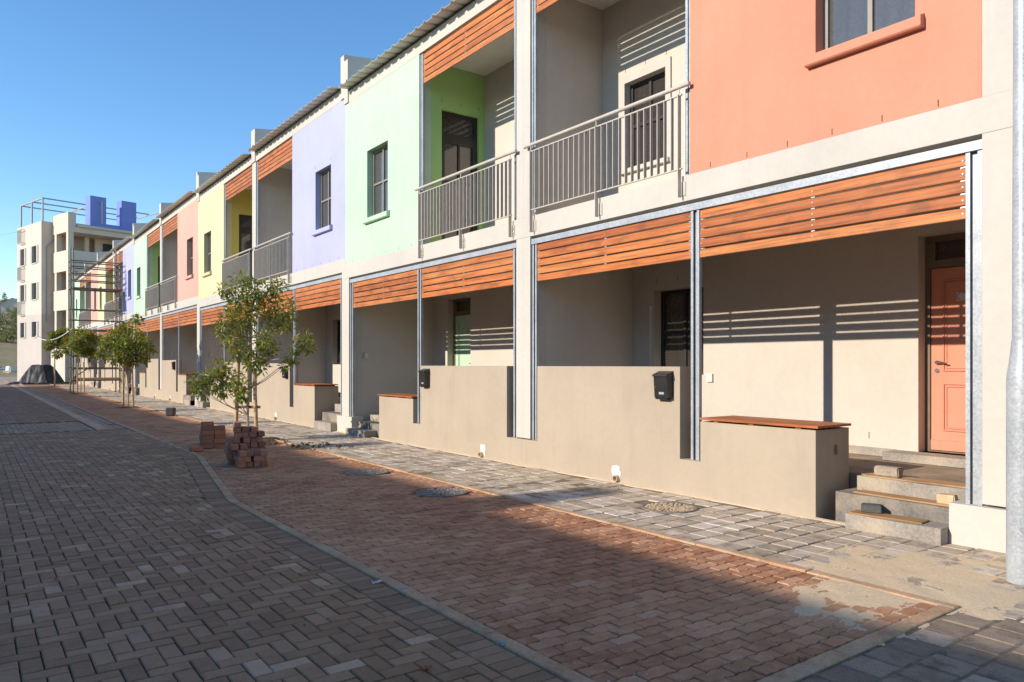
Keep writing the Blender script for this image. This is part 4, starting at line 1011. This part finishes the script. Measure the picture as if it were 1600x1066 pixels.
apb('ground_wall', 'building_white', (X0 - .3, X0 + 3.2, YF - 0.2, YF, -0.1, 2.7)); apb('ground_wall', 'building_white', (X0 - .3, X0 - .1, YF, -0.6, -0.1, 2.7))
apb('gutter', 'building_white', (X0 + 0.65, X1, YF - 0.25, YF + .1, 12.80, 13.0)); apb('roof_edge', 'building_beige', (X0 + .3, X1, YF + .9, 0.3, 13.0, 13.25))
def pl(px, yloc):                                         # local x of a pixel column on the plane y = yloc
    r = ray(px, 500); o = Vector((cx_, cy_)); ex = Vector((math.cos(TH), math.sin(TH))); ey = Vector((-math.sin(TH), math.cos(TH)))
    dd = (o.dot(ey) + yloc) / (r.x * ey.x + r.y * ey.y); p = Vector((r.x * dd, r.y * dd)) - o; return p.dot(ex)
yp = -2.6; a0, a1, a2, a3 = (pl(q, yp) for q in (141, 166, 190, 213))
m = MB(); m.panel(a0, a3, 12.85, 15.75, yp, yp + 1.0, [(a1, a2, 13.5, 15.9)], lambda u, z, t_: (u, t_, z)); m.build('purple_roof_wall', 'building_purple', ap)
for yy in (0.15, 2.6, 5.2):
    m = MB(); m.tube((0.15, yy, 13.3), (0.15, yy, 15.45), 0.07, seg=6); m.build('pergola_post', 'shutter_grey', ap)
    m = MB(); m.tube((0.15, yy, 15.45), (9.0, yy, 15.45), 0.055, seg=6); m.build('pergola_beam', 'cable_grey', ap)
m = MB(); m.tube((0.15, 0.1, 15.45), (0.15, 5.3, 15.45), 0.07, seg=6); m.build('pergola_beam', 'shutter_grey', ap)
for xx in (3.6, 8.8):
    m = MB(); m.tube((xx, -2.9, 15.3), (xx, 5.3, 15.3), 0.06, seg=6); m.build('pergola_beam', 'shutter_grey', ap)
    for yy in (-2.9, 5.2):
        m = MB(); m.tube((xx, yy, 13.4), (xx, yy, 15.3), 0.06, seg=6); m.build('pergola_post', 'shutter_grey', ap)
m = MB(); m.path([(0.42, -0.06, 5), (0.42, -0.06, 11.4), (0.95, -0.06, 12.1)], [0.06] * 3, 6); m.build('downpipe', 'cable_grey', ap)
# things by its foot
def apw(x, y, z=0): c, s_ = math.cos(TH), math.sin(TH); return (cx_ + c * x - s_ * y, cy_ + s_ * x + c * y, z)
kx = apw(1.6, -4.4); kk = empty('utility_kiosk', kx, TH); tag(kk, 'grey utility meter cabinet beside the apartment block wall', 'cabinet')
m = MB(); m.box(-0.3, 0.3, -0.2, 0.2, 0, 1.9); m.build('cabinet', 'kiosk_grey', kk); m = MB(); m.box(-0.26, 0.26, -0.225, -0.201, 0.15, 1.8); m.build('door', 'kiosk_grey', kk); m = MB(); m.box(-0.06, 0.08, -0.235, -0.226, 0.9, 1.1); m.build('meter', 'ink', kk)
# covered heap
tx, ty = (ray(64, 590) * 57.0)[:2]
n = 90; m = MB()
for i in range(n + 1):
    for j in range(n + 1):
        u, v = i / n * 2 - 1, j / n * 2 - 1; X_, Y_ = u * 2.4, v * 1.9
        core = min(max(0, 1.0 - max(abs(X_ - 0.05) - 0.50, 0) / 0.62), max(0, 1.0 - max(abs(Y_) - 0.5, 0) / 0.6))
        z = 1.32 * core ** 0.85 + 0.10 * max(0, 1 - math.hypot(u, v)) + 0.16 * abs(noise.noise(Vector((X_ * 1.6, Y_ * 1.6, 4)))) * (1 - core * .6) + 0.07 * abs(noise.noise(Vector((X_ * 2.4 + Y_, Y_ * 2.4 - X_, 1)))) + 0.05 * noise.noise(Vector((X_ * 5, Y_ * 5, 1)))
        rr = math.hypot(u, v) + 0.22 * noise.noise(Vector((u * 2, v * 2, 7)))
        m.v.append((X_, Y_, z if rr < 0.95 else max(-0.05, z * 0.3 - (rr - 0.95) * 0.6)))
m.f = [(i * (n + 1) + j, (i + 1) * (n + 1) + j, (i + 1) * (n + 1) + j + 1, i * (n + 1) + j + 1) for i in range(n) for j in range(n)]
h_ = m.build('covered_heap', 'tarp_black', None, True, weld=False); h_.location = (tx, ty, 0); h_.rotation_euler = (0, 0, -YAW); tag(h_, 'black plastic sheet draped over a heap at the foot of the apartment block', 'tarp')
# cables
def cable(p0, p1, sag, r, mat, name, label):
    m = MB(); p0, p1 = Vector(p0), Vector(p1); k = 14
    pts = [p0.lerp(p1, q / k) - Vector((0, 0, sag * 4 * (q / k) * (1 - q / k))) for q in range(k + 1)]; m.path(pts, [r] * (k + 1), 5); tag(m.build(name, mat, None, True), label, 'cable')
cable(apw(-0.02, 5.6, 13.2), at(-400, 405, 95), 0.8, 0.02, 'cable_grey', 'overhead_cable', 'thin dark overhead cable running from the apartment block roof corner')
cable(apw(-0.02, 1.2, 3.9), (5.3 - 1.02, 44.4 - 0.65, 3.35), 0.5, 0.022, 'cable_white', 'hanging_cable', 'white cable strung from the apartment block to the scaffolding')

# ------------------------------------------------------------------ hillside, far houses, bushes, car
def hill_z(x, y):
    d = math.hypot(x, y)
    pts = [(0, -0.12), (112, -0.12), (135, 0.5), (180, 3.6), (260, 9.5), (400, 26), (520, 31), (900, 24)]
    for (a, za), (b_, zb) in zip(pts, pts[1:]):
        if a <= d <= b_: z = za + (zb - za) * (d - a) / (b_ - a); break
    else: z = 30
    return z + (min(1, max(0, (d - 125) / 60))) * (1.4 * noise.noise(Vector((x * .02, y * .02, 1))) + 0.5 * noise.noise(Vector((x * .08, y * .08, 2))))
m = MB(); NA, ND = 60, 70
for i in range(NA + 1):
    an = -0.9 + 1.7 * i / NA                              # angle from +Y towards +X
    for j in range(ND + 1):
        d = 100 + 800 * (j / ND) ** 1.7; x, y = d * math.sin(an), d * math.cos(an); m.v.append((x, y, hill_z(x, y)))
m.f = [(i * (ND + 1) + j, (i + 1) * (ND + 1) + j, (i + 1) * (ND + 1) + j + 1, i * (ND + 1) + j + 1) for i in range(NA) for j in range(ND)]
struct(m.build('hillside', 'hill_ground', None, True, weld=False))
random.seed(5)
m = MB()
def bush(px, py, r, d):
    p = ray(px, py) * d; z = hill_z(p.x, p.y); c = Vector((p.x, p.y, z + r * 0.5))
    for _ in range(6):
        o = Vector((random.gauss(0, .5), random.gauss(0, .5), random.gauss(0.1, .3))) * r; leaf_cluster(m, c + o, r * 0.6, 42, r * 0.30)
for q in range(230):
    px = random.uniform(-120, 190); d = random.uniform(215, 385); bush(px, 500, random.uniform(1.5, 3.4) * (0.75 + d / 900), d)
for px in (-60, -30, -8, 12, 20, 60): bush(px, 500, 2.2, 188)
tag(m.build('bush_belt', 'bush_leaf', None, weld=False), 'dense green bushes covering the far hillside', 'bushes', None, 'stuff')
def far_house(px, d, w_, dp, h_, rh, rz, label, wall='building_white'):
    p = ray(px, 500) * d; z = hill_z(p.x, p.y); ro = empty('far_house', (p.x, p.y, z - 0.3), rz); tag(ro, label, 'house', 'far houses on the hillside')
    mm = MB(); mm.prism([(-w_ / 2, 0), (w_ / 2, 0), (w_ / 2, h_), (0, h_ + rh), (-w_ / 2, h_)], 'y', -dp / 2, dp / 2); mm.build('wall', wall, ro)
    mm = MB(); e = 0.3
    for s_ in (-1, 1): mm.add([(s_ * (w_ / 2 + e), -dp / 2 - e, h_ - e * rh / (w_ / 2)), (0, -dp / 2 - e, h_ + rh), (0, dp / 2 + e, h_ + rh), (s_ * (w_ / 2 + e), dp / 2 + e, h_ - e * rh / (w_ / 2)),
                                (s_ * (w_ / 2 + e), -dp / 2 - e, h_ - e * rh / (w_ / 2) + .15), (0, -dp / 2 - e, h_ + rh + .15), (0, dp / 2 + e, h_ + rh + .15), (s_ * (w_ / 2 + e), dp / 2 + e, h_ - e * rh / (w_ / 2) + .15)],
                               [(0, 1, 2, 3), (4, 5, 6, 7), (0, 1, 5, 4), (2, 3, 7, 6), (0, 3, 7, 4), (1, 2, 6, 5)])
    mm.build('roof', 'far_roof', ro)
    for q in (-0.22, 0.22):
        mm = MB(); mm.box(q * w_ - .5, q * w_ + .5, -dp / 2 - .05, -dp / 2 + .02, h_ * 0.35, h_ * 0.75); mm.build('window', 'glass_dark', ro)
far_house(24, 300, 8, 8, 3.6, 3.0, -0.3, 'white gabled house among the bushes at the edge of the field')
far_house(4, 395, 12, 9, 5, 2, 0.2, 'small white house on the skyline ridge with a wide gable')
far_house(16, 385, 9, 9, 6, 1.5, -0.2, 'tall narrow white house on the skyline ridge')
far_house(24, 402, 12, 9, 4.5, 2, 0.5, 'low white house on the skyline ridge turned sideways')
p = ray(7, 500) * 380; ro = empty('pine_tree', (p.x, p.y, hill_z(p.x, p.y))); tag(ro, 'dark pointed pine tree on the skyline ridge', 'tree')
mm = MB(); mm.tube((0, 0, 0), (0, 0, 10), 0.3, 0.08, 7); mm.build('trunk', 'bark', ro)
mm = MB()
for q in range(8): leaf_cluster(mm, Vector((0, 0, 3 + q)), 2.4 - q * 0.26, 60, 0.7)
mm.build('crown', 'bush_leaf', ro, weld=False)
# parked car, seen from behind its tail
p = ray(-17, 575) * 112; car = empty('parked_car', (p.x, p.y, -0.10), R(28)); tag(car, 'white car parked by the rubble below the field', 'car')
prof = [(-2.1, 0.25), (-2.12, 0.75), (-1.95, 0.95), (-1.6, 1.02), (-1.0, 1.42), (0.35, 1.45), (1.05, 1.0), (1.95, 0.85), (2.1, 0.6), (2.1, 0.25)]
m = MB(); m.prism([(-a, b_) for a, b_ in prof], 'y', -0.85, 0.85); b_o = m.build('body', 'car_white', car); bv = b_o.modifiers.new('b', 'BEVEL'); bv.width = 0.08; bv.segments = 2
for s_ in (-1, 1):
    m = MB(); m.prism([(1.45, 1.03), (0.95, 1.37), (-0.3, 1.39), (-0.85, 1.03)], 'y', s_ * 0.852, s_ * 0.86); m.build('side_window', 'glass_dark', car)
    for xx in (-1.3, 1.3):
        m = MB(); m.tube((xx, s_ * 0.70, 0.31), (xx, s_ * 0.87, 0.31), 0.31, seg=18); m.build('wheel', 'rubber', car, True)
    m = MB(); m.box(2.0, 2.13, s_ * 0.55, s_ * 0.84, 0.66, 0.88); m.build('tail_light', 'red_lens', car)
m = MB(); m.prism([(1.62, 1.04), (1.08, 1.40), (1.12, 1.43), (1.68, 1.06)], 'y', -0.7, 0.7); m.build('rear_window', 'glass_dark', car)
for q in range(7):
    x, y = [v for v in (ray(10 + q * 2.6, 575) * (104 + random.random() * 4))][:2]
    loose('rubble_stone', (x, y, -0.13), (0.5 + random.random() * .6, 0.5 + random.random() * .5, 0.35 + random.random() * .4), random.random() * 3, 'rubble', 'pale rubble stone heaped near the parked white car', 'stone', 'rubble stones by the car', 0.12)
p = ray(21, 573) * 108; sk = loose('rubble_bag', (p.x, p.y, 0.05), (1.7, 1.2, 1.15), 0.4, 'paper_white', 'white rubble bag by the parked car', 'bag', None, 0.12)

# ------------------------------------------------------------------ litter
def scrap(px, py, size, mat, label, cat, seed):
    x, y = ground_pt(px, py); m = MB(); n = 5; random.seed(seed)
    for i in range(n + 1):
        for j in range(n + 1): m.v.append((x + (i / n - .5) * size[0] + random.gauss(0, size[0] * .05), y + (j / n - .5) * size[1] + random.gauss(0, size[1] * .05), 0.006 + abs(random.gauss(0, 0.01))))
    m.f = [(i * (n + 1) + j, (i + 1) * (n + 1) + j, (i + 1) * (n + 1) + j + 1, i * (n + 1) + j + 1) for i in range(n) for j in range(n)]
    o = m.build('litter', mat, None, True, weld=False); sm = o.modifiers.new('t', 'SOLIDIFY'); sm.thickness = 0.001; tag(o, label, cat)
scrap(590, 912, (0.075, 0.035), 'paper_white', 'crumpled white paper scrap lying against the road kerb', 'paper', 1)
scrap(785, 1010, (0.028, 0.02), 'ribbon_blue', 'tiny blue plastic shred on the road kerb', 'plastic', 2)
scrap(1253, 1036, (0.05, 0.025), 'leaf_dry', 'dry orange leaf on the concrete strip beside the dark pavers', 'leaf', 3)
scrap(665, 1047, (0.05, 0.03), 'leaf_dry', 'dry brown leaf on the road pavers near the kerb', 'leaf', 4)
scrap(88, 908, (0.02, 0.02), 'leaf_dry', 'small orange fleck on the dark road pavers', 'leaf', 5)

random.seed(21)
def crumbs(name, mat, label, cat, spots, n, lo, hi):
    m = MB()
    for _ in range(n):
        x0, x1, y0, y1 = random.choice(spots); c = Vector((random.uniform(x0, x1), random.uniform(y0, y1), 0)); r = random.uniform(lo, hi)
        p = [c + Vector((math.cos(a_) * r * random.uniform(.6, 1.2), math.sin(a_) * r * random.uniform(.6, 1.2), 0.0)) for a_ in (0, 1.6, 3.1, 4.7)]
        t_ = c + Vector((random.gauss(0, r * .2), random.gauss(0, r * .2), r * random.uniform(.7, 1.2)))
        m.add(p + [t_], [(0, 1, 4), (1, 2, 4), (2, 3, 4), (3, 0, 4)])
    tag(m.build(name, mat, None, weld=False), label, cat, None, 'stuff')
crumbs('soil_clods', 'soil', 'dark soil clods scattered between the staked tree and the pavement', 'soil', [(4.5, 5.0, 13.3, 14.5), (4.7, 5.6, 12.4, 13.6), (4.2, 4.7, 13.8, 15.2)], 150, 0.012, 0.05)
crumbs('grit', 'rubble', 'pale grit and mortar crumbs scattered over the red pavers', 'grit', [(2.45, 4.8, 2.3, 14), (4.5, 5.3, 2.2, 9), (2.4, 2.8, 2.3, 9)], 420, 0.003, 0.008)
crumbs('dry_leaf_bits', 'leaf_dry', 'dry leaf bits scattered over the paving', 'leaves', [(0.2, 2.2, 2.5, 14), (2.4, 4.9, 2.3, 12), (5, 6.5, 2.3, 8)], 90, 0.006, 0.014)

# ------------------------------------------------------------------ row across the street (behind the photographer): it shades the road
op = empty('opposite_row', (-10.0, 0, 0)); tag(op, 'plain rendered terrace row on the other side of the street, out of the picture', 'building')
for q in range(-3, 9):
    s0_ = 3.0 + 6.46 * q; H = 6.30 + (0.0 if q < 1 else 0.10)
    m = MB(); m.box(-7, 0, s0_, s0_ + 6.458, -0.1, H); m.build('house_wall', 'opposite_wall', op)
    m = MB(); m.box(-7, -0.02, s0_ + 6.20, s0_ + 6.66, H + 0.001, H + 0.84); m.build('parapet', 'opposite_wall', op)
    for zz in (0.9, 3.9):
        for u in (1.2, 4.0):
            m = MB(); m.box(-0.02, 0.02, s0_ + u, s0_ + u + 1.1, zz, zz + 1.4); m.build('window', 'glass_dark', op)
